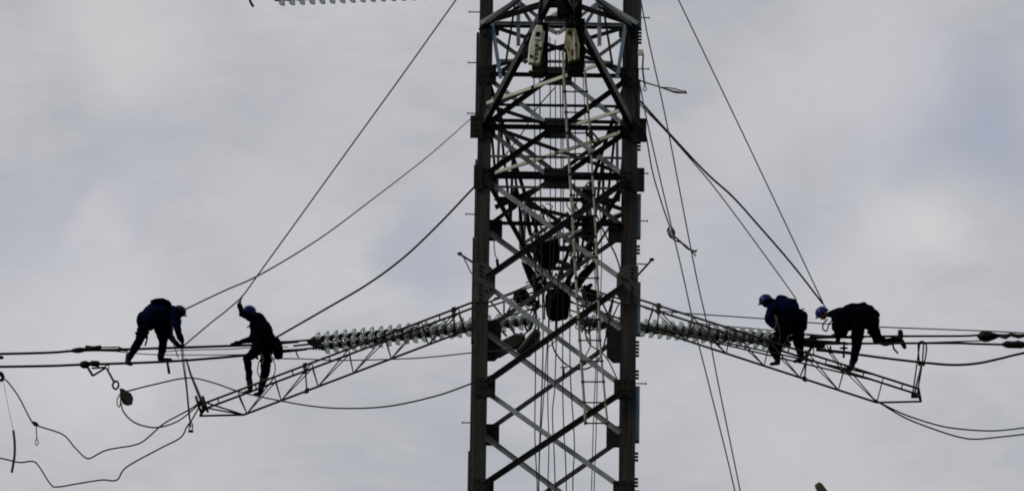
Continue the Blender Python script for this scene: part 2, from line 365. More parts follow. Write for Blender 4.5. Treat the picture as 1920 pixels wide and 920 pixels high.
# upper panel: raised hip members, posts and blue struts on both sides
def pbar(name, pts, m, wd=0.07, y=-W, n1=ZU, n2=None, y1=None):
    y1 = y if y1 is None else y1
    mb = MB(); a, b = P(pts[0], pts[1], y), P(pts[2], pts[3], y1); ax = (b-a).normalized()
    s_ = ax.cross(YN).normalized() if abs(ax.y) < .95 else XN
    mb.angle(a-s_*wd/2, b-s_*wd/2, wd, 0.012, s_, n2 or YN, w2=wd*0.8)
    return mb.build(name, m, tower)
for s_ in (-1, 1):
    ax0 = 1048
    def m(x): return ax0+s_*(x)
    pbar('diagonal_brace', (m(148), 44, m(78), 1), M['grey'], .08, -W-.07)
    pbar('diagonal_brace', (m(150), 56, m(74), 12), M['dark'], .05, -W-.02)
    pbar('vertical_post', (m(76), -10, m(76), 86), M['grey'], .075, -W+.2)
    pbar('vertical_post', (m(126), 40, m(109), 147), M['blue'], .07, -W-.09)
    pbar('diagonal_brace', (m(76), 4, m(52), 42), M['blue'], .06, -W+.3)
    pbar('diagonal_brace', (m(74), 4, m(34), 36), M['grey'], .06, -W+.5)
    pbar('diagonal_brace', (m(82), 6, m(100), 120), M['black'], .04, -W-.15)
    pbar('diagonal_brace', (m(128), 66, m(70), 108), M['mid'], .07, W-.4)
    pbar('diagonal_brace', (m(118), 140, m(45), 92), M['dark'], .08, W-.3)
    pbar('diagonal_brace', (m(128), 48, m(148), 222), M['dark'], .05, -W-.12)
    gusset(s_*(W-.2), zn(60), .17, .10, -1, M['plate'], 0.02, (2, 2))
pbar('diagonal_brace', (1010, 45, 1046, 62), M['grey'], .07, 0.5)
pbar('diagonal_brace', (1046, 62, 1085, 36), M['grey'], .07, 0.5)
pbar('diagonal_brace', (1028, 34, 1068, 10), M['cream'], .06, 0.1)
gusset(0, zn(40), .28, .10, -1, M['plate'], 0.05, (3, 2))
pbar('horizontal_beam', (1010, 8, 1085, 8), M['black'], .08, -W-1.0)
pbar('horizontal_beam', (935, 113, 1150, 117), M['mid'], .05, 1.0)
# plan bracing (diaphragms) at the arm levels
za = zn(241)
for x0, y0, x1, y1, m_ in ((-1, -1, 1, 1, 'dark'), (-1, 1, 1, -1, 'cream')):
    for k in (0, 1):
        a = V((x0*XI, y0*W*0.96, za+0.03*x1*y1)); b = V((x1*XI, y1*W*0.96, za+0.03*x1*y1)); c = (a+b)/2
        p, q = (a, c) if k == 0 else (c, b)
        mb = MB(); mb.angle(p, q, 0.06, 0.012, ZU, YN, w2=0.05); mb.build('plan_brace', M[m_], tower)
for pts, m_ in (((912, 196, 1129, 121), 'cream'), ((1069, 239, 1173, 206), 'cream'), ((925, 203, 1048, 243), 'black'), ((915, 205, 1000, 165), 'black')):
    a, b = PZ(pts[0], pts[1], za+.05), PZ(pts[2], pts[3], za+.05)
    mb = MB(); mb.angle(a, b, 0.06, 0.012, ZU, YN, w2=0.04); mb.build('plan_brace', M[m_], tower)
# side faces
def side(z1, z0):
    for s_ in (-1, 1):
        for a, b, o in ((-1, 1, 0.03), (1, -1, -0.0)):
            mb = MB(); x = s_*(W-0.04-abs(o))
            mb.angle(V((x, a*(W-.2), z0)), V((x, b*(W-.2), z1)), .08, .01, ZU, XN*-s_, w2=.06); mb.build('side_brace', M['dark'], tower)
for a, b in ((47, 143), (143, 241), (241, 335), (335, 530), (530, 728), (728, 918), (918, 1112)): side(zn(a), zn(b))
# plates standing out past the leg at the arm roots
for s_, py, dx, dz, m_ in ((-1, 241, .14, .22, 'plate'), (-1, 335, .06, .23, 'plate'), (1, 243, .16, .23, 'plate'), (1, 336, .13, .23, 'plate')):
    mb = MB(); mb.box(V((s_*(W+dx/2-.05), -W-.036, zn(py))), XN*(dx/2+.05), YN*.012, ZU*dz)
    for j in range(4): mb.bolt(V((s_*(W+dx*.3), -W-.048, zn(py)-dz*.7+dz*1.4*j/3)), -YN, .02, .02)
    mb.build('arm_root_plate', M[m_], tower)
# arms: one towards the viewer (tip above the frame), one away (tip in the middle of the picture)
tipN = PZ(1047, -34, za); tipF = PZ(1041, 575, za)
YF = tipF.y; YNEAR = tipN.y
def arm(sgn, tip, rows_top, name_m):
    cx = [V((-W+.06, sgn*(W-.02), za)), V((W-.06, sgn*(W-.02), za))]
    zt = za+2.0
    tx = [V((-W+.10, sgn*(W-.02), zt)), V((W-.10, sgn*(W-.02), zt))]
    root = MB().angle(cx[0], cx[0].lerp(tip, .98), 0.15, .016, ZU, XN, w2=.10).build('crossarm', M['black'], tower)
    MB().angle(cx[1], cx[1].lerp(tip, .98), 0.15, .016, ZU, -XN, w2=.10).build('arm_chord', M['black'], root)
    for i in (0, 1):
        MB().angle(tx[i], tx[i].lerp(tip+ZU*.25, .99), .075, .012, ZU, XN*(1-2*i), w2=.075).build('arm_chord', M['black'], root)
    for k, t in enumerate((.18, .36, .54, .70, .84)):
        if sgn < 0 and k < 4: continue
        a = cx[0].lerp(tip, t); b = cx[1].lerp(tip, t)
        MB().angle(a, b, .07, .010, ZU, YN, w2=.07).build('arm_lacing', M['dark' if k % 2 else 'black'], root)
        t2 = (.36, .54, .70, .84, .94)[k]
        MB().angle(cx[k % 2].lerp(tip, t)+ZU*.01, cx[1-k % 2].lerp(tip, t2)+ZU*.01, .06, .010, ZU, YN, w2=.06).build('arm_lacing', M['mid' if k % 2 else 'dark'], root)
        for i in (0, 1):
            a = cx[i].lerp(tip, t); b = tx[i].lerp(tip+ZU*.25, t)
            MB().angle(a, b, .055, .010, XN, YN, w2=.055).build('arm_lacing', M['dark' if k % 2 else 'mid'], root)
            b2 = tx[i].lerp(tip+ZU*.25, (0, .18, .36, .54, .70)[k])
            MB().angle(a+XN*.02, b2, .05, .010, XN, YN, w2=.05).build('arm_lacing', M['black'], root)
    mb = MB(); mb.box(tip+V((0, -sgn*.1, .05)), XN*.20, YN*.30, ZU*.02); mb.box(tip+V((0, -sgn*.1, .12)), XN*.02, YN*.30, ZU*.16)
    mb.build('arm_tip_plate', M['black'], root)
    return root
arm(-1, tipN, None, None); arm(1, tipF, None, None)
for pts, m_, wd_, yy in (((988, 374, 1120, 462), 'black', .07, YF-5), ((980, 457, 1066, 398), 'mid', .06, YF-4), ((976, 392, 977, 466), 'mid', .08, YF-4), ((982, 393, 995, 440), 'black', .07, YF-4), ((928, 388, 1010, 352), 'black', .08, 1.7),
        ((1122, 376, 1168, 392), 'black', .07, 1.7), ((1152, 412, 1118, 462), 'mid', .05, YF-5), ((975, 467, 1115, 469), 'black', .05, YF-4), ((1058, 452, 1165, 402), 'black', .07, 1.8), ((1165, 398, 1150, 404), 'cream', .03, 1.6)):
    pbar('interior_brace', pts, M[m_], wd_, yy)
# small outrigger brackets
for s_, pts in ((-1, ((887, 492), (862, 476), (884, 513))), (1, ((1192, 520), (1222, 487), (1190, 494)))):
    a, b, c = [P(x, y, -W+.1) for x, y in pts]; mb = MB(); mb.tube([a, b], .02, 6); mb.tube([c, a.lerp(b, .75)], .012, 6); mb.tube([b-XN*.04, b+XN*.04+ZU*.01], .03, 6)
    mb.build('outrigger_bracket', M['dark'], tower)
# the body below and above the picture
mb = MB(); z = zn(1112); step = zn(918)-zn(1112)
while z > 1.0:
    z0 = max(z-step, .4)
    for sgn in (-1, 1):
        for q in (-1, 1):
            mb.angle(V((-XI*q, sgn*(W-.03-.02*(q > 0)), z)), V((XI*q, sgn*(W-.03-.02*(q > 0)), z0)), .09, .01, ZU, -YN*sgn, w2=.06)
            mb.angle(V((sgn*(W-.03-.02*(q > 0)), -XI*q, z)), V((sgn*(W-.03-.02*(q > 0)), XI*q, z0)), .09, .01, ZU, -XN*sgn, w2=.06)
    z = z0
mb.build('lower_lattice', M['dark'], tower)
mb = MB(); z = zn(47)
while z < ZT-.3:
    z1 = min(z+1.0, ZT)
    for sgn in (-1, 1):
        mb.angle(V((-XI, sgn*(W-.03), z1)), V((XI, sgn*(W-.03), z1)), .08, .01, -ZU, -YN*sgn, w2=.06)
        for q in (-1, 1):
            mb.angle(V((-XI*q, sgn*(W-.05-.02*(q > 0)), z+.06)), V((XI*q, sgn*(W-.05-.02*(q > 0)), z1-.1)), .08, .01, ZU, -YN*sgn, w2=.06)
            mb.angle(V((sgn*(W-.03-.02*(q > 0)), -XI*q, z+.06)), V((sgn*(W-.03-.02*(q > 0)), XI*q, z1-.1)), .08, .01, ZU, -XN*sgn, w2=.06)
    z = z1
mb.build('upper_lattice', M['dark'], tower)

# ------------------------------------------------------------------ insulator strings
def disc_meshes(ax):
    pr = [(0.058, .03), (0.057, .065), (0.050, .100), (0.034, .130), (0.008, .151), (-0.025, .158), (-0.050, .158), (-0.056, .152), (-0.050, .148), (-0.025, .150), (0.004, .140), (0.024, .120), (0.040, .092), (0.046, .06), (0.047, .03)]
    return pr
proto = {}
def insulator(a, b, n, label, flip=1, group='glass insulator strings', pitch=None, start=0.0):
    a, b = V(a), V(b); ax = (b-a).normalized(); L_ = (b-a).length
    root = thing('insulator_string', a, label, 'insulator string', group)
    MB().tube([a, b], .032, 8).build('core_rod', M['cap'], root)
    q = (ax*flip).to_track_quat('Z', 'Y')
    if 'g' not in proto:
        g_ = MB().lathe(disc_meshes(None), (0, 0, 0), (0, 0, 1), 20).build('glass_disc', M['glass'], origin=V((0, 0, 0)))
        c_ = MB().lathe([(.030, .03), (.030, .070), (.05, .080), (.105, .075), (.125, .055), (.15, .04), (.17, .03)], (0, 0, 0), (0, 0, 1), 10).build('metal_cap', M['cap'], origin=V((0, 0, 0)))
        proto['g'] = g_.data; proto['c'] = c_.data
        bpy.data.objects.remove(g_); bpy.data.objects.remove(c_)
    for i in range(n):
        o = bpy.data.objects.new('glass_disc', proto['g']); COL.objects.link(o); o.parent = root
        o.location = ax*(L_*(i+.5)/n); o.rotation_mode = 'QUATERNION'; o.rotation_quaternion = q
        c = bpy.data.objects.new('metal_cap', proto['c']); COL.objects.link(c); c.parent = o
    return root
yf = YF-.15
insulator(P(588, 637, yf+.0), P(992, 597, yf), 24, 'upper of two dark capped glass insulator strings running left from the tower', -1)
insulator(P(604, 650, yf-.45), P(1000, 602, yf-.45), 24, 'lower of two glass insulator strings left of the tower, behind the sloping truss', -1)
insulator(P(1482, 634, yf), P(1090, 601, yf), 24, 'upper of two glass insulator strings running right from the tower behind the truss', -1)
insulator(P(1476, 645, yf-.45), P(1084, 605, yf-.45), 24, 'lower of two glass insulator strings right of the tower, its discs hanging below', -1)
insulator(P(518, -5, YNEAR), P(1010, -25, YNEAR), 26, 'row of glass insulator discs peeking in at the top left edge', -1)

# ------------------------------------------------------------------ hung trusses
def truss(name_label, top, bot, yc, sgn, topn, botn, joints, tip, verts):
    root = thing('lattice_truss', P(top[0][0], top[0][1], yc), name_label, 'truss', 'triangular work trusses hung below the line')
    dy = .21
    def TT(x, k):      # point on the top chord k (0 far/upper, 1 near/lower in the image) at column x
        t = (x-top[0][0])/(top[1][0]-top[0][0]); a = P(*top[0], yc+dy); b = P(*top[1], yc+dy)
        p = a.lerp(b, t); return p if k == 0 else p-YN*2*dy
    def BB(x):
        t = (x-bot[0][0])/(bot[1][0]-bot[0][0]); return P(*bot[0], yc).lerp(P(*bot[1], yc), t)
    r = .024
    for k in (0, 1): MB().tube([TT(top[0][0], k), TT(top[1][0], k)], r, 8).build('chord', M['truss'], root)
    MB().tube([BB(bot[0][0]), BB(bot[1][0])], r, 8).build('chord', M['truss'], root)
    for x in verts:
        MB().tube([TT(x, 0), TT(x, 1)], .014, 6).build('rung', M['truss'], root)
    zz = sorted([(x, 1) for x in topn]+[(x, 0) for x in botn])
    for (xa, ka), (xb, kb) in zip(zz, zz[1:]):
        if ka == kb: continue
        for k in (0, 1):
            pa = TT(xa, k) if ka else BB(xa); pb = TT(xb, k) if kb else BB(xb)
            MB().tube([pa, pb], .013, 6).build('lacing', M['truss'], root)
    for k in (0, 1): MB().tube([BB(bot[0][0]), TT(tip, k)], .018, 6).build('end_strut', M['truss'], root)
    for x in joints:
        mb = MB()
        for k in (0, 1):
            p = TT(x, k); mb.box(p, (TT(x+4, k)-p), YN*.02, ZU*.05)
            mb.tube([TT(x, k), BB(x+sgn*3)], .016, 6)
        p = BB(x+sgn*3); mb.box(p, (BB(x+sgn*3+4)-p), YN*.02, ZU*.05)
        mb.build('joint_frame', M['truss'], root)
    return root
yt = YF-1.1
tl = truss('sloping lattice truss climbing from lower left up to the tower under one worker', ((386, 765), (905, 570)), ((457, 777), (905, 607)), yt, 1,
      [447, 516, 585, 654, 722, 790, 859], [463, 527, 596, 662, 733, 803, 872], [572, 850], 388, [410, 480, 549, 618, 686, 755, 824])
tr = truss('sloping triangular lattice truss descending from the tower to the right, two workers above it', ((1180, 566), (1722, 739)), ((1180, 603), (1644, 754)), yt, -1,
      [1225, 1297, 1370, 1442, 1515, 1583, 1620, 1654][:6]+[1654], [1213, 1287, 1362, 1433, 1500, 1572, 1644], [1512, 1235], 1640, [1260, 1330, 1405, 1478, 1548, 1618, 1690])
for root, pts in ((tl, [(375, 779), (457, 777), (375, 779), (386, 765)]), (tr, [(1644, 754), (1727, 752), (1727, 752), (1720, 739)])):
    mb = MB(); mb.tube([P(*pts[0], yt), P(*pts[1], yt)], .022, 8); mb.tube([P(*pts[2], yt), P(*pts[3], yt+.21)], .022, 8); mb.tube([P(*pts[2], yt), P(*pts[3], yt+.21)-YN*.42], .022, 8)
    mb.tube([P(*pts[3], yt+.21), P(*pts[3], yt+.21)-YN*.42], .022, 8)
    mb.build('end_frame', M['truss'], root)

# suspension straps of the trusses
def hanger(label, segs, m, hook):
    root = thing('suspension_strap', P(*segs[0], yt), label, 'strap')
    MB().tube(px_line(segs, YF-.3, yt), [.02]*len(segs) if not hook else [.018+.022*i/(len(segs)-1) for i in range(len(segs))], 8).build('webbing', m, root)
    return root
h1 = hanger('dark olive strap holding up the left tip of the lower left truss', [(349, 672), (357, 700), (366, 722), (378, 752), (383, 768)], M['tstrap'], 1)
mb = MB()
for dx in (-7, 6):
    mb.tube(px_line([(374+dx, 742), (379+dx, 758), (384+dx, 772)], yt-.1), .03, 6)
mb.box(P(379, 756, yt-.1), XN*.07, YN*.05, ZU*.04); mb.build('buckle', M['dark'], h1)
h2 = hanger('long olive strap with hooked shackle holding up the right tip of the truss', [(1728, 682), (1725, 695), (1720, 715), (1714, 742)], M['tstrap'], 0)
mb = MB()
for dx in (-3, 4): mb.tube(px_line([(1728+dx, 640), (1724+dx*1.4, 678), (1714+dx*1.2, 745)], YF-.3, yt), .016, 6)
mb.tube(spline(px_line([(1723, 672), (1722, 645), (1730, 640), (1737, 648), (1734, 675), (1726, 682), (1722, 668)], YF-.35)), .018, 6)
mb.box(P(1728, 682, YF-.3), XN*.07, YN*.03, ZU*.03); mb.box(P(1714, 741, yt), XN*.06, YN*.06, ZU*.04)
mb.build('shackle', M['dark'], h2)

# ------------------------------------------------------------------ conductors and wires
yA, yB = YF-.1, YF-.55
def T(label, cat, name, pts, y0, y1, r, m='rope', group=None, sub=6): return wire(name, pts, y0, y1, r, M[m], label, cat, group, sub)
T('upper thick conductor wire entering at the left edge under the first worker\'s hands', 'power line', 'conductor', [(-700, 672), (0, 663), (145, 657), (250, 654), (430, 648), (500, 645), (560, 640)], yA, yA, .027, 'wire')
T('lower thick conductor wire at the left that the first worker stands on', 'power line', 'conductor', [(-700, 694), (0, 687), (155, 683), (300, 678), (400, 671), (520, 660), (575, 654)], yB, yB, .027, 'wire')
T('thin tension wire between the two left conductors near the first worker\'s feet', 'cable', 'cable', [(205, 657), (267, 663), (340, 665), (460, 664), (525, 658)], yB, yB, .010)
T('thin wire just under the upper left conductor beside the second worker\'s outstretched hand', 'cable', 'cable', [(300, 660), (346, 656), (430, 654), (474, 651), (540, 650)], yA, yA, .010)
T('slack dark cable passing behind the left truss at tower mid height', 'cable', 'cable', [(505, 672), (560, 672), (640, 675), (780, 671), (884, 661), (960, 655)], yA, 0, .013)
T('long drooping cable swinging under the left truss from the pulley to the tower', 'cable', 'cable', [(238, 733), (290, 720), (352, 708), (400, 717), (453, 735), (527, 751), (595, 762), (662, 765), (735, 760), (820, 741), (885, 718), (930, 700)], yA, 0, .016)
T('loop of cable hanging from the pulley block back to the truss tip', 'cable', 'cable', [(226, 752), (232, 772), (250, 790), (275, 799), (300, 800), (335, 788), (368, 762), (380, 752)], yA-.2, yt, .016)
T('upper slack wavy cable sagging across the lower left corner', 'cable', 'cable', [(-60, 640), (0, 703), (15, 716), (36, 745), (60, 790), (75, 799), (118, 814), (140, 838), (160, 857), (172, 857), (200, 843), (250, 834), (272, 824), (305, 795), (335, 778), (362, 763), (378, 748)], yA-.3, yt, .016)
T('lower slack wavy cable at the bottom left, kinked twice', 'cable', 'cable', [(-80, 845), (0, 858), (35, 866), (60, 864), (72, 872), (95, 907), (108, 912), (145, 906), (190, 899), (219, 899), (237, 875), (300, 840), (338, 820), (350, 800), (360, 786), (376, 758)], yA-.5, yt, .016)
T('vertical rope hanging from the upper left conductor past the strap', 'rope', 'rope', [(340, 650), (343, 680), (349, 722), (354, 775), (358, 800)], yA, yA-.6, .015)
T('second vertical rope hanging beside the truss tip strap', 'rope', 'rope', [(343, 652), (347, 690), (351, 726), (357, 790)], yA-.05, yA-.65, .009)
T('thin pale thread hanging at the far left edge', 'thread', 'thread', [(6, 712), (15, 760), (25, 806)], yA, yA, .005, 'grope')
T('pale curved strip dangling on a thread at the lower left edge', 'strap', 'dangling_strip', [(25, 806), (27.5, 830), (27, 855), (22, 885)], yA, yA, .028, 'tstrap')
T('long straight rope from the top edge down to the raised hand of a worker', 'rope', 'rope', [(1000, -220), (855, 0), (650, 285), (485, 513), (448, 562), (395, 605), (342, 650)], 2, yA, .015, 'grope', sub=2)
T('upper curved rope from the tower arm root down to the first worker', 'rope', 'rope', [(900, 208), (880, 225), (800, 295), (690, 380), (595, 450), (487, 515), (420, 545), (344, 581)], -1.5, yA, [.006+.010*min(1, i/30) for i in range(43)], 'grope')
T('heavy curved rope from the tower leg down to the second worker\'s back', 'rope', 'rope', [(905, 335), (885, 355), (825, 418), (760, 480), (690, 532), (600, 585), (518, 632)], 1.5, yA, .021)
T('straight rope from the top edge down to the rightmost worker', 'rope', 'rope', [(1170, -215), (1272, 0), (1395, 255), (1548, 578)], 2, yA, .014, 'grope', sub=2)
T('doubled dark sling from the right arm root down to the rightmost worker', 'rope', 'rope', [(1190, 180), (1204, 194), (1252, 247), (1322, 322), (1373, 368), (1420, 420), (1485, 495), (1542, 568)], -1.5, yA, .021)
T('flat thin sling splitting away to the left of the doubled dark sling', 'rope', 'rope', [(1200, 196), (1254, 252), (1322, 330), (1359, 377), (1420, 459), (1485, 549), (1494, 566)], -1.5, yA, .013)
T('long thin rope outside the tower on the right, the right of a near parallel pair', 'rope', 'rope', [(1190, -60), (1207, 30), (1217, 80), (1249, 226), (1302, 500), (1326, 609), (1347, 720), (1388, 920), (1440, 1180)], -W, -3.2, .013, 'grope')
T('long thin rope outside the tower on the right, the left of a near parallel pair', 'rope', 'rope', [(1200, 160), (1211, 217), (1240, 345), (1277, 500), (1299, 600), (1311, 649), (1329, 720), (1378, 920), (1432, 1180)], -W, -3.4, .013, 'grope')
# rope with a knotted tail
mb = MB().tube(spline(px_line([(1208, 240), (1213, 263), (1220, 305), (1227, 336), (1242, 385), (1256, 425)], -W)), .014, 6)
mb.tube(spline(px_line([(1256, 425), (1252, 432), (1258, 445), (1265, 437), (1259, 427), (1262, 440), (1275, 452), (1290, 466), (1306, 472)], -W)), .018, 6)
mb.tube(spline(px_line([(1254, 428), (1262, 448), (1280, 456), (1296, 470), (1305, 480)], -W-.05)), .014, 6)
mb.tube(px_line([(1290, 465), (1300, 471), (1308, 468)], -W-.02), .010, 5)
tag(mb.build('rope', M['rope']), 'rope with a knotted frayed tail hanging outside the right tower leg', 'rope')
mb = MB().tube(spline(px_line([(1150, 128), (1200, 151), (1230, 161), (1262, 171), (1288, 175)], -W)), .014, 6)
mb.tube(spline(px_line([(1240, 164), (1262, 166), (1275, 170), (1287, 172)], -W-.03)), .012, 6)
mb.tube(spline(px_line([(1250, 168), (1268, 174), (1288, 174)], -W-.05)), .014, 6)
tag(mb.build('rope', M['tstrap']), 'short stiff brown rope end sticking out right near the tower top', 'rope')
mb = MB().tube(spline(px_line([(1204, 95), (1206, 105), (1205, 130), (1209, 160)], -W-.1)), .018, 6)
mb.tube(spline(px_line([(1209, 160), (1206, 167), (1209, 171), (1212, 166), (1209, 160)], -W-.1)), .010, 6)
mb.box(P(1201, 99, -W-.1), XN*.05, YN*.03, ZU*.05, 1)
tag(mb.build('lanyard', [M['rope'], M['cream']]), 'short lanyard with hook clipped beside the right leg near the top', 'lanyard')
# right side wires
T('upper thin wire from the truss head across to the far right clamp', 'cable', 'cable', [(1200, 573), (1240, 583), (1430, 597), (1540, 606), (1660, 613), (1845, 620), (1960, 626)], yA, yA, .013)
T('second thin wire just above the right insulators', 'cable', 'cable', [(1300, 603), (1330, 608), (1450, 619), (1540, 628), (1600, 630)], yA, yA, .012)
T('pale upper conductor running to the right edge at the rightmost worker\'s foot', 'power line', 'conductor', [(1500, 636), (1560, 632), (1660, 630), (1800, 629.5), (1930, 628), (2600, 640)], yA, yA, .023, 'truss')
T('dark middle conductor passing the right strap hook', 'power line', 'conductor', [(1490, 645), (1560, 644), (1700, 643), (1800, 643), (1900, 646), (2600, 662)], yA-.3, yA-.3, .024, 'wire')
T('thin wire fanning up from the middle conductor to the dark clamp at right', 'cable', 'cable', [(1700, 643), (1790, 640), (1850, 638)], yA-.25, yA-.25, .013)
T('lowest thick conductor bowing down and back up at the right edge', 'power line', 'conductor', [(1530, 655), (1600, 663), (1660, 671), (1730, 679), (1785, 683.5), (1830, 681), (1870, 673), (1930, 659), (2100, 625), (2600, 560)], yA-.4, yA-.4, .026, 'wire')
T('upper of two slack tails drooping right from the truss end', 'cable', 'cable', [(1640, 748), (1655, 757), (1700, 778), (1760, 797), (1800, 803.5), (1850, 807), (1890, 805), (1950, 797)], yt, yA, .016)
T('lower of two slack tails drooping right from the truss end', 'cable', 'cable', [(1640, 748), (1655, 758), (1700, 784), (1760, 807), (1800, 819), (1830, 822.5), (1880, 818), (1950, 810)], yt-.1, yA-.2, .016)

# ------------------------------------------------------------------ line fittings
def clamp(label, pts, y, body_r, ext, name='wire_grip'):
    root = thing(name, P(pts[0][0], pts[0][1], y), label, 'wire grip')
    MB().tube(spline(px_line(pts, y), 4), [max(.006, body_r*f) for f in prof(len(spline(px_line(pts, y), 4)))], 8).build('body', M['cap'], root)
    for nm, tp, r in ext: MB().tube(px_line(tp, y), r, 6).build(nm, M['cap'], root)
    return root
def prof(n): return [.35+.65*sin(pi*min(1, (i+.6)/(n*.62))) if i < n*.55 else .75 for i in range(n)]
clamp('tapered grip and turnbuckle on the upper left conductor', [(134, 657), (150, 656), (168, 654), (185, 653)], yA, .06,
      [('link', [(180, 651), (222, 650), (236, 655), (222, 658), (182, 657), (180, 651)], .014), ('jaw', [(160, 650), (175, 652), (190, 650)], .04), ('jaw', [(222, 654), (240, 656)], .035)])
gp = clamp('come-along grip clamped on the lower left conductor with a bent lever', [(150, 682), (160, 683), (172, 681), (186, 682)], yB, .085,
      [('lever', [(163, 686), (174, 704)], .028), ('lever', [(174, 704), (198, 689)], .022), ('bar', [(172, 690), (198, 688)], .02), ('ring', [(198, 684), (204, 684), (204, 691), (198, 690), (198, 684)], .014)])
pb = thing('pulley_block', P(214, 718, yB), 'teardrop pulley block hanging on a rope under the left conductors', 'pulley')
MB().tube(px_line([(200, 690), (207, 703), (214, 716)], yB), .024, 6).build('sling', M['rope'], pb)
MB().tube(spline(px_line([(214, 716), (211, 722), (216, 729), (222, 724), (221, 716), (216, 714), (214, 716)], yB)), .022, 6).build('hook', M['cap'], pb)
mb = MB()
for dy in (-.05, .05):
    out_ = [(224, 727), (231, 728), (246, 737), (250, 746), (248, 757), (240, 760), (231, 757), (226, 748)]
    mb.prism([P(x, y, yB+dy) for x, y in out_], YN*.018)
mb.build('cheek_plate', M['green'], pb)
MB().lathe([(-.045, .09), (-.03, .11), (0, .09), (.03, .11), (.045, .09)], P(238, 745, yB+.009), (0, 1, 0), 18).build('sheave', M['wire'], pb)
MB().tube(spline(px_line([(225, 738), (220, 748), (220, 758), (224, 762), (226, 750), (225, 738)], yB-.1)), .012, 6).build('becket', M['cap'], pb)
mb = MB(); mb.tube(px_line([(60, 790), (66, 794), (72, 797)], yA-.3), [.02, .05, .02], 8); mb.tube(px_line([(68, 796), (69, 822)], yA-.3), .012, 6)
mb.tube(spline(px_line([(69, 822), (66, 828), (68, 834), (72, 830), (69, 822)], yA-.3)), .010, 6)
tag(mb.build('hook', M['cap']), 'small hook dangling from the knot of the wavy cable at lower left', 'hook')
mb = MB(); mb.tube(spline(px_line([(-4, 698), (3, 700), (6, 708), (0, 714)], yA-.3)), .035, 6)
tag(mb.build('shackle', M['cap']), 'dark shackle at the left edge where the wavy cable starts', 'shackle')
mb = MB().cap(P(-4, 669, yA), .04, P(4, 670, yA), .035); tag(mb.build('cable_end', M['cap']), 'black cable end just in view between the conductors at the left edge', 'cable end')
mb = MB(); c = P(358, 805, yA-.6); mb.box(c-ZU*.03, XN*.05, YN*.04, ZU*.02); mb.tube(spline(px_line([(355, 804), (355, 796), (358, 791), (361, 796), (361, 804)], yA-.6)), .014, 6)
tag(mb.build('rope_weight', M['cap']), 'small iron weight at the foot of the vertical rope by the truss tip', 'weight')
mb = MB().cap(P(314, 680, yB), .024, P(317, 698, yB), .03); tag(mb.build('spanner', M['cap']), 'short tool hanging from the conductor under the first worker', 'tool')
# yokes between conductors and insulators
yk = thing('strain_yoke', P(560, 645, yA-.2), 'dark strain yoke and turnbuckles joining the left insulators to the conductors', 'yoke')
for y_, pts in ((yA, [(515, 641), (545, 640), (592, 636)]), (yB, [(520, 657), (560, 655), (600, 651)]), (yA, [(550, 648), (600, 643)])):
    MB().tube(px_line(pts, y_), .022, 8).build('link', M['cap'], yk)
mb = MB(); mb.prism([P(x, y, yA-.2) for x, y in ((574, 637), (590, 634), (604, 640), (602, 653), (590, 650), (578, 645))], YN*.03); mb.build('yoke_plate', M['cap'], yk)
MB().tube(spline(px_line([(555, 656), (556, 662), (560, 670)], yB)), .016, 6).build('arcing_horn', M['cap'], yk)
mb = MB()
for x in (588, 593, 598): mb.bolt(P(x, 650, yA-.25), (0, 0, -1), .02, .06)
mb.build('bolt', M['cap'], yk)
yr = thing('strain_yoke', P(1520, 645, yA-.2), 'dark cluster of clamps between the two right workers, joining insulators to conductors', 'yoke')
mb = MB(); mb.prism([P(x, y, yA-.2) for x, y in ((1486, 636), (1518, 632), (1532, 636), (1550, 642), (1545, 652), (1520, 650), (1488, 646))], YN*.05); mb.build('yoke_plate', M['cap'], yr)
for pts, r in (([(1518, 631), (1600, 632)], .03), ([(1500, 637), (1560, 641), (1590, 644)], .03), ([(1510, 628), (1540, 629)], .012), ([(1530, 655), (1600, 662)], .035), ([(1522, 650), (1508, 672)], .03), ([(1460, 634), (1470, 622), (1477, 616)], .03),
               ([(1525, 650), (1526, 664)], .012), ([(1557, 648), (1558, 662)], .02)): MB().tube(px_line(pts, yA-.25), r, 8).build('link', M['cap'], yr)
mb = MB(); mb.tube(px_line([(1583, 640), (1582, 668)], yA-.4), .022, 8); mb.tube(px_line([(1574, 652), (1590, 652)], yA-.4), [.012, .012], 6); mb.ell(P(1582, 652, yA-.4), (XN*.09, YN*.03, ZU*.025)); mb.ell(P(1582, 668, yA-.4), (XN*.03, YN*.03, ZU*.03))
mb.build('tension_lever', M['cap'], yr)
mb = MB(); mb.tube(px_line([(1477, 616), (1473, 612)], yA-.25), .045, 8); mb.build('arcing_horn', M['cap'], yr)
T('left of two thin slings from the yoke to the right truss', 'sling', 'sling', [(1545, 650), (1560, 668), (1577, 692)], yA-.2, yt+.2, .012)
T('right of two thin slings from the yoke to the right truss', 'sling', 'sling', [(1550, 648), (1566, 670), (1583, 694)], yA-.2, yt+.2, .012)
# far right clamps
mb = MB(); sp = px_line([(1832, 630), (1838, 630), (1845, 630), (1852, 630), (1862, 630), (1872, 629), (1885, 629)], yA); mb.tube(sp, [.02, .09, .125, .12, .08, .04, .02], 12)
gr = thing('wire_grip', P(1850, 630, yA), 'fat teardrop wire grip on the upper conductor at the right edge', 'wire grip'); mb.build('body', M['cap'], gr)
MB().tube(px_line([(1872, 629), (1885, 631), (1895, 627), (1910, 630), (1925, 628)], yA), [.03, .055, .04, .05, .03], 8).build('swivel', M['truss'], gr)
gr = thing('wire_grip', P(1895, 646, yA-.3), 'flat dark wire grip at the right edge below the teardrop one', 'wire grip')
MB().tube(px_line([(1878, 645), (1884, 645), (1890, 646), (1915, 646), (1930, 646)], yA-.3), [.02, .06, .07, .075, .04], 10).build('body', M['cap'], gr)
MB().tube(px_line([(1886, 640), (1900, 641), (1912, 639)], yA-.3), .02, 6).build('lever', M['cap'], gr)
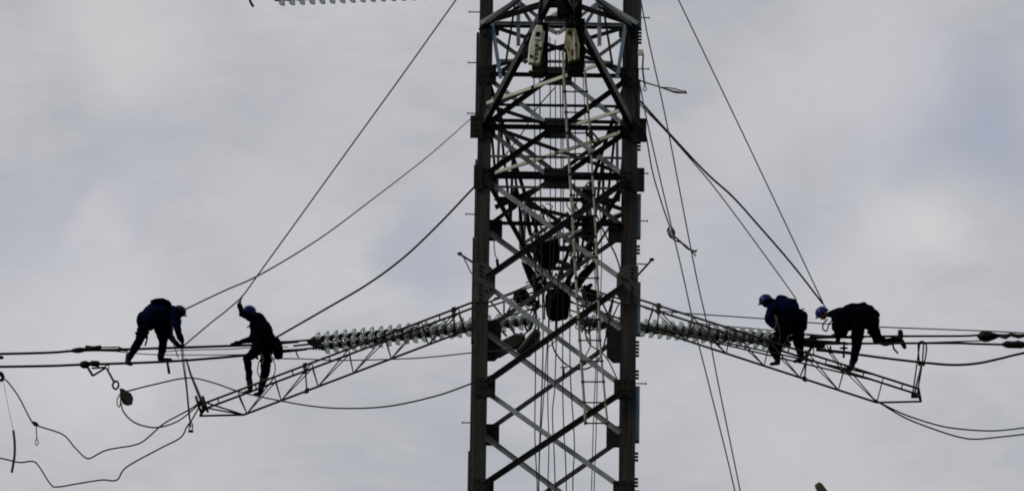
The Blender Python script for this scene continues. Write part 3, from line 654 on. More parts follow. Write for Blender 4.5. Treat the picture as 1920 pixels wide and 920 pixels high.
# clamp tail dangling at the top edge
mb = MB().tube(spline(px_line([(466, -30), (468, -4), (470, 5), (475, 13)], YNEAR)), .024, 6); tag(mb.build('arcing_horn', M['cap']), 'short curved arcing horn poking in at the top edge left of the disc row', 'arcing horn')
mb = MB().tube(px_line([(470, -12), (500, -8), (520, -6)], YNEAR), [.03, .05, .03], 8); tag(mb.build('conductor_clamp', M['cap']), 'dark clamp at the top edge ending the disc row', 'clamp')
T('near side conductor just above the top left edge', 'power line', 'conductor', [(-700, 6), (0, -6), (480, -10)], YNEAR, YNEAR, .02, 'wire')
mb = MB(); a, b = P(1532, 906, -6), P(1700, 1140, -6); ax = (b-a).normalized()
mb.tube([a, a+ax*.06, b], [.055, .075, .09], 10)
tag(mb.build('wooden_pole', M['tstrap']), 'rounded end of a weathered pole poking up at the bottom edge right of centre', 'pole')
mb = MB(); p = P(942, 478, -1); mb.tube(spline(px_line([(926, 448), (928, 475), (932, 486)], -1)), .010, 5); mb.tube(px_line([(932, 486), (934, 503)], -1), .028, 8)
tag(mb.build('lanyard', M['navy']), 'thin cord with a blue handled tool hanging inside the left leg', 'lanyard')

# ------------------------------------------------------------------ ropes through the tower
def vrope(pts, y, r, m, label): T(label, 'rope', 'rope', pts, y, y, r, m, 'ropes hanging down through the tower')
inner = [([(1001, 130), (1003, 300), (1004, 560), (1004, 700), (1003, 820), (1008, 960), (1004, 1300)], .2, .012),
         ([(1012, 120), (1013, 330), (1016, 500), (1018, 660), (1012, 830), (1009, 960), (1000, 1300)], .4, .014),
         ([(1031, 70), (1032, 300), (1030, 560), (1021, 720), (1010, 900), (1004, 1300)], 0, .011),
         ([(1041, 75), (1041, 400), (1028, 640), (1027, 740), (1029, 840), (1027, 960), (1030, 1300)], -.2, .011),
         ([(1049, 90), (1052, 350), (1043, 640), (1040, 730), (1036, 780), (1041, 920), (1044, 1300)], .5, .012),
         ([(1055, 130), (1056, 400), (1055, 700), (1057, 800), (1062, 920), (1066, 1300)], .1, .012),
         ([(1078, 130), (1078, 330), (1070, 520), (1069, 690), (1077, 830), (1074, 920), (1074, 1300)], -.3, .012),
         ([(1092, 120), (1099, 250), (1110, 420), (1119, 620), (1113, 780), (1108, 960), (1100, 1300)], .8, .010),
         ([(1108, 230), (1120, 330), (1128, 480), (1121, 660), (1118, 800), (1113, 960), (1108, 1300)], .9, .010)]
desc = ['leftmost straight rope down the inside of the tower', 'second rope from the left inside the tower, thicker', 'dark rope drifting left past the hanging block', 'rope with gentle kinks left of the tower centre',
        'rope kinking below the black bag', 'straight rope just right of tower centre', 'rope bowing right behind the rope ladder', 'thin rope crossing behind the ladder, left one of a close pair', 'thin rope right of the ladder, right one of a close pair']
for (pts, y, r), d_ in zip(inner, desc): vrope(pts, y, r, 'rope', d_)
T('thick dark rope sloping down the right inside of the tower to the lower gusset', 'rope', 'rope', [(1108, 380), (1135, 440), (1155, 480), (1166, 520), (1180, 600)], -1.2, -1.3, .016)
T('thin rope running from the ladder foot to the right leg plate', 'rope', 'rope', [(1092, 590), (1102, 640), (1128, 660), (1143, 680), (1158, 712)], -.5, -1.2, .012)
T('large hanging hose loop below the black bag', 'hose', 'hose', [(1034, 620), (1037, 650), (1050, 672), (1070, 688), (1090, 692), (1108, 687), (1126, 668), (1134, 640), (1141, 605), (1150, 560)], -.4, -.6, .016)
T('small hanging hose loop beside the ladder top bend', 'hose', 'hose', [(1070, 590), (1085, 610), (1105, 618), (1128, 614), (1145, 600), (1160, 570)], -.2, -.4, .014)
T('thin diagonal cord crossing the upper left tower panels', 'cord', 'cord', [(1040, 165), (1005, 205), (985, 240), (960, 275), (935, 305), (920, 320)], .5, .8, .012)
T('short dark cord hanging beside the weights below the arm tip', 'cord', 'cord', [(1096, 540), (1100, 580), (1106, 625)], .5, .5, .018)
mb = MB(); mb.tube(px_line([(1057, 690), (1057, 706)], 0), .02, 6); mb.tube(px_line([(1051, 688), (1064, 688)], 0), .013, 6)
tag(mb.build('hook', M['cap']), 'small T shaped hook on the centre rope below the hose loop', 'hook')
# rope ladder
YL = -4.5
lad = thing('rope_ladder', P(1062, 172, YL), 'long pale rope ladder hanging down the front of the tower', 'rope ladder')
Lp = [(1055, 95), (1060, 190), (1064, 260), (1068, 320), (1075, 435), (1081, 540), (1087, 635), (1093, 720), (1098, 795)]
Rp = [(1093, 95), (1098, 150), (1105, 235), (1111, 330), (1117, 435), (1121, 535), (1125, 635), (1132, 720), (1139, 793)]
def at_y(pl, y):
    for (x0, y0), (x1, y1) in zip(pl, pl[1:]):
        if y0 <= y <= y1: return x0+(x1-x0)*(y-y0)/(y1-y0)
    return pl[-1][0]
MB().tube(spline(px_line(Lp, YL), 4), .024, 8).build('side_rope', M['prope'], lad)
MB().tube(spline(px_line(Rp, YL), 4), .019, 8).build('side_rope', M['prope'], lad)
y_ = 172
while y_ < 800:
    a, b = P(at_y(Lp, y_), y_, YL), P(at_y(Rp, y_), y_, YL); e = (b-a).normalized()*.03
    mb = MB().tube([a-e, b+e], .014, 6); mb.tube([a-ZU*.02, a+ZU*.02], .030, 8); mb.tube([b-ZU*.02, b+ZU*.02], .026, 8)
    mb.build('rung', M['tstrap'] if y_ > 600 else M['rope'], lad); y_ += 38.8
mb = MB(); mb.tube(spline(px_line([(1098, 250), (1104, 240), (1112, 250), (1122, 262), (1122, 270), (1112, 266), (1108, 255)], YL-.1)), .02, 6); mb.tube(px_line([(1100, 252), (1110, 260), (1108, 246)], YL-.1), .03, 6)
mb.tube(px_line([(1120, 268), (1127, 270)], YL-.1), .02, 6)
tag(mb.build('carabiner', M['rope']), 'dark carabiner and knot clipped on the right ladder rope', 'carabiner')

# ------------------------------------------------------------------ hoists and hanging gear
def cart(label, pts_face, yb, dep, m, extra):
    root = thing('chain_hoist', P(pts_face[0][0], pts_face[0][1], yb), label, 'hoist', 'chain hoists under the near arm'); mb = MB()
    n_ = len(pts_face); ins = []
    cx_ = sum(p[0] for p in pts_face)/n_; cy_ = sum(p[1] for p in pts_face)/n_
    f0 = [P(x, y, yb) for x, y in pts_face]; f1 = [P(cx_+(x-cx_)*.86, cy_+(y-cy_)*.95, yb-.06) for x, y in pts_face]; f2 = [p+YN*dep for p in f0]
    vs = f1+f0+f2
    fs = [tuple(range(n_))]+[(i, (i+1) % n_, (i+1) % n_+n_, i+n_) for i in range(n_)]+[(i+n_, (i+1) % n_+n_, (i+1) % n_+2*n_, i+2*n_) for i in range(n_)]+[tuple(range(2*n_, 3*n_))[::-1]]
    mb.add(vs, fs); mb.build('casing', m, root); extra(root, yb); return root
YH = YNEAR+1.6
def ex1(root, yb):
    y = yb-.075
    MB().prism([P(a, b, y-.03) for a, b in ((1005, 60), (1013, 60), (1012, 68), (1004, 68))], YN*.03).build('window', M['black'], root)
    mb = MB(); mb.prism([P(a, b, y-.02) for a, b in ((1003, 56), (1016, 56), (1014, 74), (1001, 74))], YN*.03); mb.build('bezel', M['hoist'], root)
    mb = MB()
    for q in ((996, 106), (1013, 92)): mb.bolt(P(*q, y), -YN, .03, .03)
    mb.prism([P(a, b, y-.01) for a, b in ((1002, 78), (1005, 78), (1000, 118), (997, 118))], YN*.02, 1)
    mb.prism([P(a, b, y-.01) for a, b in ((1013, 78), (1016, 78), (1010, 118), (1008, 118))], YN*.02, 1)
    mb.build('rib', [M['black'], M['hoist']], root)
    mb = MB()
    for q in range(4): mb.prism([P(a, b, y-.012) for a, b in ((1003, 84+q*8), (1010, 84+q*8), (1010, 86+q*8), (1003, 86+q*8))], YN*.02)
    mb.build('vent', M['dark'], root)
    MB().box(P(1015, 90, yb+.35), XN*.12, YN*.2, ZU*.40).build('motor_block', M['black'], root)
    MB().box(P(1009, 128, yb+.30), XN*.11, YN*.18, ZU*.13).build('chain_bag', M['green'], root)
    mb = MB(); mb.ell(P(985, 116, yb+.1), (XN*.035, YN*.04, ZU*.04)); mb.ell(P(994, 135, yb+.2), (XN*.03, YN*.03, ZU*.035)); mb.build('rusty_hook', M['rust'], root)
    mb = MB(); mb.tube(px_line([(1012, 50), (1012, 20), (1016, -12)], yb+.1), .03, 8); mb.ell(P(1013, 45, yb), (XN*.06, YN*.05, ZU*.07)); mb.build('top_hook', M['black'], root)
    mb = MB(); mb.tube(spline(px_line([(996, 62), (985, 70), (985, 85), (992, 92), (980, 100), (984, 105), (990, 104)], yb+.15)), .03, 6); mb.build('hand_chain', M['dark'], root)
cart('left pale cream chain hoist with a square window high in the tower', [(1006, 47), (1017, 47), (1018, 56), (1022, 60), (1013, 118), (1008, 121), (991, 118), (990, 108), (992, 84), (999, 60)], YH, .12, M['hoist'], ex1)
def ex2(root, yb):
    y = yb-.075
    mb = MB(); mb.lathe([(0, .035), (.03, .035)], P(1068, 62, y), -YN, 12); mb.bolt(P(1080, 85, y), -YN, .025, .02); mb.build('round_port', M['dark'], root)
    MB().prism([P(a, b, y-.01) for a, b in ((1071, 93), (1076, 93), (1076, 104), (1071, 104))], YN*.02).build('rust_patch', M['rust'], root)
    mb = MB(); mb.prism([P(a, b, y-.015) for a, b in ((1074, 58), (1077, 58), (1079, 112), (1076, 112))], YN*.02); mb.build('rib', M['hoist'], root)
    MB().box(P(1078, 84, yb+.35), XN*.17, YN*.2, ZU*.42).build('motor_block', M['black'], root)
    MB().box(P(1079, 124, yb+.30), XN*.14, YN*.18, ZU*.13).build('chain_bag', M['black'], root)
    mb = MB(); mb.tube(px_line([(1072, 50), (1072, 20), (1068, -12)], yb+.1), .04, 8); mb.ell(P(1072, 46, yb), (XN*.07, YN*.06, ZU*.08)); mb.box(P(1068, 12, yb+.3), XN*.22, YN*.15, ZU*.18); mb.build('top_hook', M['black'], root)
    mb = MB(); mb.tube(spline(px_line([(1088, 62), (1096, 72), (1092, 85), (1098, 95), (1090, 108)], yb+.15)), .03, 6); mb.build('hand_chain', M['dark'], root)
cart('right chain hoist, stained yellow and brown, high in the tower', [(1063, 53), (1078, 53), (1081, 60), (1087, 84), (1086, 110), (1066, 116), (1063, 92), (1058, 78), (1060, 60)], YH, .12, M['hoist2'], ex2)
# black bag under the far arm tip
bag = thing('tool_basket', P(1043, 540, YF-1.2), 'large black hanging tool bag under the far arm tip in the middle of the tower', 'bag')
mb = MB(); c = P(1043, 566, YF-1.2)
mb.lathe([(-.36, .14), (-.34, .20), (-.28, .235), (-.1, .25), (.12, .245), (.20, .20), (.24, .12)], c+XN*.02, (0, 0, 1), 24)
mb.v = [v+V((noise.noise(v*5), noise.noise(v*5+V((7, 0, 0))), noise.noise(v*6)*.6))*.05 for v in mb.v]
mb.build('bag_body', M['web'], bag)
MB().tube(px_line([(1043, 600), (1043, 622)], YF-1.2), .028, 8).build('red_cord', M['red'], bag)
for dx in (-14, 14): MB().tube(px_line([(1043+dx, 540), (1043, 512)], YF-1.2), .02, 6).build('sling', M['web'], bag)
# tilted olive hoists below the far arm
for pts, lb, dd in (([(930, 648), (935, 640), (968, 624), (985, 628), (984, 640), (950, 656), (936, 664), (931, 658)], 'left of two olive hanging hoist blocks, tilted low on the left inside the tower', 0),
                ([(968, 655), (994, 624), (1006, 616), (1014, 622), (1012, 636), (995, 660), (980, 665), (970, 662)], 'right of two olive hanging hoist blocks, with pale edge strips inside the tower', 1)):
    root = thing('hoist_block', P(pts[0][0], pts[0][1], 3), lb, 'hoist', 'olive hoist blocks hanging in the tower')
    n_ = len(pts); cx_ = sum(p[0] for p in pts)/n_; cy_ = sum(p[1] for p in pts)/n_
    f0 = [P(x, y, 3) for x, y in pts]; f1 = [P(cx_+(x-cx_)*.85, cy_+(y-cy_)*.85, 2.92) for x, y in pts]; f2 = [p+YN*.3 for p in f0]
    mb = MB().add(f1+f0+f2, [tuple(range(n_))]+[(i, (i+1) % n_, (i+1) % n_+n_, i+n_) for i in range(n_)]+[(i+n_, (i+1) % n_+n_, (i+1) % n_+2*n_, i+2*n_) for i in range(n_)]+[tuple(range(2*n_, 3*n_))[::-1]])
    mb.build('casing', M['green'], root)
    if dd: MB().tube(px_line([(972, 656), (985, 640), (1002, 618), (1006, 606)], 2.88), .022, 6).build('edge_strip', M['mid'], root)
    for q in ([[(941, 620), (950, 630)], [(958, 612), (966, 628)], [(966, 630), (980, 624)]], [[(984, 611), (990, 622)], [(1000, 606), (992, 620)], [(1008, 600), (1010, 622)]])[dd]:
        MB().tube(px_line(q, 3.1), .022, 6).build('hook_arm', M['cap'], root)
T('short cord holding the olive hoist blocks', 'cord', 'cord', [(1010, 620), (1006, 590), (1002, 560), (1000, 520)], 3.1, 4, .014)
# rigging gear crowding the far arm
def gear(name, label, cat, outline, y, dep, m):
    mb = MB(); n_ = len(outline); cx_ = sum(p[0] for p in outline)/n_; cy_ = sum(p[1] for p in outline)/n_
    f0 = [P(a, b, y) for a, b in outline]; f1 = [P(cx_+(a-cx_)*.8, cy_+(b-cy_)*.8, y-.07) for a, b in outline]; f2 = [p+YN*dep for p in f0]
    mb.add(f1+f0+f2, [tuple(range(n_))]+[(i, (i+1) % n_, (i+1) % n_+n_, i+n_) for i in range(n_)]+[(i+n_, (i+1) % n_+n_, (i+1) % n_+2*n_, i+2*n_) for i in range(n_)]+[tuple(range(2*n_, 3*n_))[::-1]])
    return tag(mb.build(name, m), label, cat)
gear('equipment_case', 'tall black ribbed case hung behind the ropes above the black bag', 'case', [(1008, 445), (1030, 440), (1048, 446), (1049, 480), (1040, 492), (1012, 494), (1004, 470)], 6, .35, M['web'])
gear('rope_bag', 'dark rope bag at the right of the far arm beside the ladder', 'bag', [(1090, 405), (1112, 402), (1116, 425), (1108, 440), (1092, 436)], 4, .3, M['web'])
gear('rope_bag', 'slim black bag on the right arm chord at the gear pile', 'bag', [(1092, 350), (1108, 346), (1118, 356), (1114, 378), (1098, 384), (1088, 368)], 2.5, .3, M['web'])
gear('rigging_plate', 'dark plate fitting on the left above the hoist blocks', 'plate', [(965, 545), (985, 540), (992, 550), (986, 562), (970, 564), (962, 555)], YF-.6, .2, M['web'])
gear('rigging_plate', 'dark plate fitting on the right of the black tool bag', 'plate', [(1090, 540), (1118, 544), (1122, 556), (1108, 562), (1092, 556)], YF-.6, .2, M['web'])
gear('rigging_plate', 'black wedge shaped plate on the left arm chord above the tool bag', 'plate', [(978, 488), (996, 500), (1012, 522), (1018, 544), (1004, 545), (990, 520)], YF-2, .2, M['web'])
gear('rigging_plate', 'black wedge shaped plate on the right arm chord above the tool bag', 'plate', [(1114, 486), (1118, 496), (1098, 520), (1084, 540), (1070, 536), (1088, 510)], YF-2, .2, M['web'])
gear('snatch_block', 'black snatch block in the upper left of the far arm', 'pulley', [(960, 360), (970, 348), (974, 362), (970, 385), (960, 392), (956, 376)], 2.5, .15, M['web'])
for pts, m_, lb in (([(968, 350), (958, 360), (962, 378), (956, 392)], 'tstrap', 'brown looped cord tail beside the snatch block'), ([(1076, 345), (1082, 365), (1080, 385), (1086, 400)], 'tstrap', 'brown cord tangle left of the slim black bag'),
                    ([(1098, 348), (1104, 342), (1108, 352), (1102, 358)], 'prope', 'pale rope coil on the right arm chord'), ([(1012, 425), (1022, 430), (1028, 424), (1020, 436)], 'prope', 'pale rope coil at the top of the black case'),
                    ([(1068, 480), (1074, 472), (1078, 482), (1070, 488), (1072, 500)], 'tstrap', 'brown rope tangle just left of the ladder in mid tower'), ([(1006, 520), (1014, 515), (1018, 524), (1010, 530)], 'prope', 'small pale coil left above the black tool bag'),
                    ([(966, 566), (976, 572), (984, 566), (974, 576)], 'rust', 'rusty brown shackle strap under the left rigging plate'), ([(1006, 590), (1000, 600), (1006, 606), (1012, 596)], 'prope', 'pale shackle loop above the hoist blocks'),
                    ([(975, 560), (990, 578), (1004, 582), (1014, 570)], 'rust', 'thin reddish cord left of the black tool bag')):
    tag(MB().tube(spline(px_line(pts, YF-3)), .02 if m_ != 'rust' else .014, 6).build('cord_tangle', M[m_]), lb, 'cord')
for i, (pts, lb) in enumerate((([(985, 505), (1000, 540), (998, 580), (985, 600)], 'dark hose curling down left of the tool bag'), ([(1080, 520), (1095, 560), (1090, 600)], 'dark hose curling down right of the tool bag'),
    ([(1065, 560), (1085, 572), (1105, 568), (1130, 590)], 'jumper cable bending right behind the tool bag'), ([(1065, 580), (1090, 586), (1120, 580), (1150, 600)], 'second jumper cable bending right lower behind the tool bag'),
    ([(925, 560), (960, 548), (1000, 530)], 'dark cable rising to the arm tip from the left leg'), ([(1160, 545), (1140, 560), (1110, 575)], 'dark cable on the right between plate and leg'))):
    T(lb, 'cable', 'cable', pts, YF-.5, YF-.5, .016)
random.seed(11)
def where(x, y):
    sd = 'left of the black bag' if x < 1018 else ('above the black bag' if x < 1066 and y < 535 else ('right of the rope ladder' if x > 1115 else ('between the ladder ropes' if x > 1078 else 'beside the left ladder rope')))
    return sd+', '+('level with the upper centre plate' if y < 380 else 'below the horizontal beam' if y < 430 else 'beside the black ribbed case' if y < 490 else 'just over the tool bag' if y < 545 else 'level with the insulators')
for i in range(26):
    x, y = random.uniform(990, 1130), random.uniform(345, 600)
    if 1025 < x < 1060 and y < 430: x += 45
    pts = [(x, y)]
    for k in range(random.randint(3, 5)): pts.append((pts[-1][0]+random.uniform(-13, 13), pts[-1][1]+random.uniform(4, 24)))
    d_ = random.uniform(2, 8)
    tag(MB().tube(spline(px_line(pts, d_)), random.uniform(.010, .018), 5).build('cord_end', M[random.choice(['rope', 'rope', 'web', 'tstrap'])]),
        'loose dark cord end '+where(x, y), 'cord', 'loose cord ends in the tower gear')
for i in range(6):
    x, y = random.choice([(random.uniform(1062, 1125), random.uniform(345, 470)), (random.uniform(985, 1015), random.uniform(500, 590)), (random.uniform(1070, 1130), random.uniform(480, 600)), (random.uniform(995, 1030), random.uniform(400, 440))])
    c = P(x, y, random.uniform(2, 8)); mb = MB(); q = random.uniform(0, pi); d_ = V((cos(q), 0, sin(q))); e_ = V((-sin(q), 0, cos(q)))
    mb.tube([c-d_*.05, c-d_*.04+e_*.05, c+e_*.08, c+d_*.04+e_*.05, c+d_*.05], .018, 6); mb.tube([c-d_*.08, c+d_*.08], .022, 6); mb.cap(c-e_*.10, .045, c-e_*.02, .05)
    tag(mb.build('shackle', M['web']), 'small black shackle '+where(x, y), 'shackle', 'shackles in the tower gear')
# the truss heads meeting in the tower
mb = MB()
mb.tube([P(1010, 532, yt), P(1070, 530, yt)], .02, 6); mb.tube([P(1010, 545, yt), P(1070, 540, yt)], .02, 6); mb.tube([P(1010, 575, yt), P(1070, 566, yt)], .02, 6)
mb.tube([P(1010, 532, yt), P(1010, 575, yt)], .02, 6)
for a, b in (((905, 570), (1010, 532)), ((905, 578), (1010, 545)), ((905, 607), (1010, 575)), ((1070, 530), (1180, 566)), ((1070, 540), (1180, 574)), ((1070, 566), (1180, 603)), ((920, 565), (945, 596)), ((945, 556), (945, 596)), ((975, 545), (945, 596)), ((1150, 556), (1140, 590)), ((1120, 546), (1140, 590)), ((1095, 540), (1100, 575)), ((1130, 552), (1100, 575))):
    mb.tube([P(*a, yt), P(*b, yt)], .02, 6)
tag(mb.build('truss_head', M['truss']), 'middle truss section inside the tower joining the two sloping trusses', 'truss')

# ------------------------------------------------------------------ workers
def voxel(mb, vox, smooth=2):
    me = bpy.data.meshes.new('tmp'); me.from_pydata(mb.v, [], mb.f); o = bpy.data.objects.new('tmp', me); COL.objects.link(o)
    md = o.modifiers.new('r', 'REMESH'); md.mode = 'VOXEL'; md.voxel_size = vox
    dg = bpy.context.evaluated_depsgraph_get(); ev = o.evaluated_get(dg); m2 = bpy.data.meshes.new_from_object(ev)
    vs = [v.co.copy() for v in m2.vertices]; fs = [tuple(p.vertices) for p in m2.polygons]
    bpy.data.objects.remove(o); return vs, fs
def segd(p, a, b):
    ab = b-a; t = max(0, min(1, (p-a).dot(ab)/max(ab.dot(ab), 1e-9))); return (p-a-ab*t).length, t
def hand(base, d, side, up, segs, mi, r=.0105):
    """palm, four unequal curled fingers and a thumb leaving the side of the palm"""
    d = V(d).normalized(); side = V(side); side = (side-d*side.dot(d)).normalized(); nrm = d.cross(side)
    if nrm.dot(V(up)) < 0: nrm = -nrm
    pe = base+d*.085
    segs.append((base, .028, pe, .03, mi)); segs.append((base+side*.018, .02, pe+side*.026, .018, mi)); segs.append((base-side*.018, .02, pe-side*.026, .018, mi))
    for i, ln in enumerate((.062, .074, .07, .054)):
        a = pe+side*(-.031+.021*i); b = a+d*ln*.5-nrm*.012; c = b+d*ln*.25-nrm*ln*.45
        segs.append((a, r, b, r*.95, mi)); segs.append((b, r*.95, c, r*.85, mi))
    a = base+d*.03+side*.03; b = a+side*.03+d*.03-nrm*.01; segs.append((a, r*1.3, b, r*1.1, mi)); segs.append((b, r*1.1, b+d*.03-nrm*.02, r, mi))
def person(label, y, limbs, hands, head, hup, hfw, mats, hel, kids, vox=.012, hel_m='helmet'):
    """limbs: (px,py,dy,r, px,py,dy,r, material) capsules, hands: (px,py,dy, dirpx, dirpy, side)"""
    segs = []
    for l in limbs: segs.append((P(l[0], l[1], y+l[2]), l[3], P(l[4], l[5], y+l[6]), l[7], l[8]))
    for h in hands:
        b = P(h[0], h[1], y+h[2]); d = P(h[0]+h[3], h[1]+h[4], y+h[2])-b; hand(b, d, YN, h[5], segs, h[6])
    hc = P(head[0], head[1], y+head[2]); up = (P(head[0]+hup[0], head[1]+hup[1], y+head[2])-P(head[0], head[1], y+head[2])).normalized()
    fw = (P(head[0]+hfw[0], head[1]+hfw[1], y+head[2])-hc).normalized(); fw = (fw-up*fw.dot(up)).normalized(); sd = up.cross(fw)
    mb = MB()
    for a, ra, b, rb, mi in segs:
        if (a-b).length < 1e-4: b = b+V((.001, 0, 0))
        mb.cap(a, ra, b, rb, 0)
    face = MB(); face.ell(hc, (fw*.098, sd*.078, up*.118)); face.ell(hc-up*.06+fw*.03, (fw*.062, sd*.055, up*.06))
    face.ell(hc-up*.01+fw*.098, (fw*.022, sd*.013, up*.026)); face.ell(hc-up*.055+fw*.085, (fw*.012, sd*.026, up*.010))
    for s_ in (-1, 1):
        face.ell(hc+sd*.078*s_, (fw*.018, sd*.012, up*.03)); face.ell(hc+fw*.082+sd*.032*s_+up*.008, (fw*.012, sd*.014, up*.010))
    mb.v, off = mb.v+face.v, len(mb.v); mb.f += [tuple(i+off for i in f) for f in face.f]
    vs, fs = voxel(mb, vox)
    # folds in the cloth
    base = P(limbs[0][0], limbs[0][1], y)
    root = None
    out_ = MB(); nv = []
    cls = []
    for v in vs:
        best, bm_ = 1e9, 0
        for a, ra, b, rb, mi in segs:
            d_, t = segd(v, a, b); d_ -= ra+(rb-ra)*t
            if d_ < best: best, bm_ = d_, mi
        q = v-hc; dh = math.sqrt((q.dot(fw)/.098)**2+(q.dot(sd)/.078)**2+(q.dot(up)/.125)**2)
        if dh < 1.12: bm_ = 3
        cls.append(bm_)
        if bm_ in (0, 1):
            nz = noise.noise(v*9)*.016+noise.noise(v*22+V((3, 1, 0)))*.008
            cdir = V((noise.noise(v*7), noise.noise(v*7+V((5, 5, 5))), noise.noise(v*7+V((9, 2, 1)))))
            v = v+cdir*.018+V((noise.noise(v*16), 0, noise.noise(v*16+V((4, 4, 4)))))*.014+V((0, 0, 1))*nz*.6
        nv.append(v)
    out_.v = nv; out_.f = fs; out_.sm = [True]*len(fs); out_.m = [max(cls[i] for i in f) if len(set(cls[i] for i in f)) > 1 else cls[f[0]] for f in fs]
    lo = min(nv, key=lambda q: q.z)
    root = out_.build('person', mats, origin=lo.copy()); tag(root, label, 'person', None)
    # helmet: shell, brim, chin strap
    c = hc+up*.022-fw*.005; hm = MB(); nu, nvv = 20, 9; vv = []
    for i in range(nvv+1):
        t = -.12+(pi/2+.12)*i/nvv
        for j in range(nu):
            a = 2*pi*j/nu; vv.append(c+(fw*cos(a)*.142+sd*sin(a)*.122)*cos(t)+up*(.135*sin(t)+.006*cos(4*a)*cos(t)))
    hm.add(vv, [(i*nu+j, i*nu+(j+1) % nu, (i+1)*nu+(j+1) % nu, (i+1)*nu+j) for i in range(nvv) for j in range(nu)], 0, True)
    rim = [c-up*.018+(fw*cos(2*pi*j/nu)*(.146+.028*max(0, cos(2*pi*j/nu)))+sd*sin(2*pi*j/nu)*.126) for j in range(nu)]
    hm.tube(rim, .010, 6, 0, closed=True)
    ho = hm.build('helmet', M[hel_m], root)
    MB().tube(spline([c+sd*.118-up*.02, hc+sd*.088-up*.07, hc-up*.135+fw*.03, hc-sd*.088-up*.07, c-sd*.118-up*.02]), .008, 5).build('chin_strap', M['web'], ho)
    for k in kids:
        if k[0] == 'band':       # loop of webbing round a limb: centre px, axis px, radius
            cpt = P(k[1], k[2], y+k[3]); axv = (P(k[1]+k[4], k[2]+k[5], y+k[3])-cpt).normalized(); u, v_ = frame_of(axv); n_ = 20
            MB().tube([cpt+(u*cos(2*pi*j/n_)+v_*sin(2*pi*j/n_))*k[6] for j in range(n_)], .018, 6, closed=True).build('harness_strap', M['web'], root)
        elif k[0] == 'pouch':
            o_ = k[2]; n_ = len(o_); cx_ = sum(p[0] for p in o_)/n_; cy_ = sum(p[1] for p in o_)/n_; yy = y+k[1]; w_ = k[3]
            rings = []
            for t_, s_ in ((-w_, .75), (-w_*.7, 1), (w_*.7, 1), (w_, .75)): rings.append([P(cx_+(a-cx_)*s_, cy_+(b-cy_)*s_, yy)+YN*t_ for a, b in o_])
            MB().add([p for r_ in rings for p in r_], [(i*n_+j, i*n_+(j+1) % n_, (i+1)*n_+(j+1) % n_, (i+1)*n_+j) for i in range(3) for j in range(n_)]+[tuple(range(n_)), tuple(range(3*n_, 4*n_))[::-1]], 0, True).build('tool_pouch', M['web'], root)
        elif k[0] == 'cord':
            MB().tube(spline(px_line(k[2], y+k[1])), k[3], 6, closed=False).build('safety_cord', M[k[4]], root)
    return root

J, TR, B, SK = 0, 1, 2, 3
# first worker: bent double on the conductors
yw = yA-.25
person('worker in blue jacket bent double on the two left conductors, head and hands down', yw, [
    (274, 598, 0, .19, 292, 586, 0, .225, J), (292, 586, 0, .225, 308, 585, 0, .215, J), (308, 584, 0, .20, 324, 584, 0, .13, J), (288, 592, 0, .20, 306, 598, 0, .16, J), (306, 598, 0, .14, 318, 592, 0, .12, J),
    (268, 602, 0, .135, 280, 606, 0, .15, TR),
    (272, 606, -.12, .135, 263, 634, -.16, .10, TR), (263, 634, -.16, .095, 245, 667, -.2, .07, TR), (242, 666, -.2, .07, 240, 677, -.2, .062, B), (240, 680, -.22, .05, 246, 682, -.22, .04, B),
    (298, 604, .12, .14, 306, 636, .14, .10, TR), (306, 636, .14, .095, 303, 664, .1, .075, TR), (301, 665, .1, .07, 301, 672, .1, .062, B), (302, 674, .1, .045, 320, 674, .1, .036, B),
    (328, 584, -.16, .105, 333, 618, -.2, .075, J), (333, 618, -.2, .072, 342, 640, -.15, .052, J),
    (316, 590, .16, .10, 318, 628, .2, .07, J), (318, 628, .2, .065, 332, 646, .1, .048, J),
    (322, 582, 0, .08, 333, 582, 0, .07, J)],
    [(341, 640, -.15, 2, 6, (1, 0, .3), 3), (331, 646, .1, 7, 1, (0, 0, 1), 3)],
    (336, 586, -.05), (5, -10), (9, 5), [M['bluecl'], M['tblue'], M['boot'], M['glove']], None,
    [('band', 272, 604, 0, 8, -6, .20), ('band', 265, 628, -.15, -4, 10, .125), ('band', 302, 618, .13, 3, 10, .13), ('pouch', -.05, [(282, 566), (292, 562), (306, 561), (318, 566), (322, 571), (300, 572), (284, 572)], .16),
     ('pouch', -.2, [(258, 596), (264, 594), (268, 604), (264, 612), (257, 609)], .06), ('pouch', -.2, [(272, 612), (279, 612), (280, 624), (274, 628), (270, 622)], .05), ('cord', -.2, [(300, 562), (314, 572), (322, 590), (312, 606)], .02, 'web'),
     ('cord', -.3, [(274, 612), (276, 632), (272, 648)], .02, 'web'), ('cord', -.35, [(322, 600), (322, 620), (326, 645), (334, 670)], .012, 'rope')], hel_m='helmet_dark')['group'] = 'workers on the line'
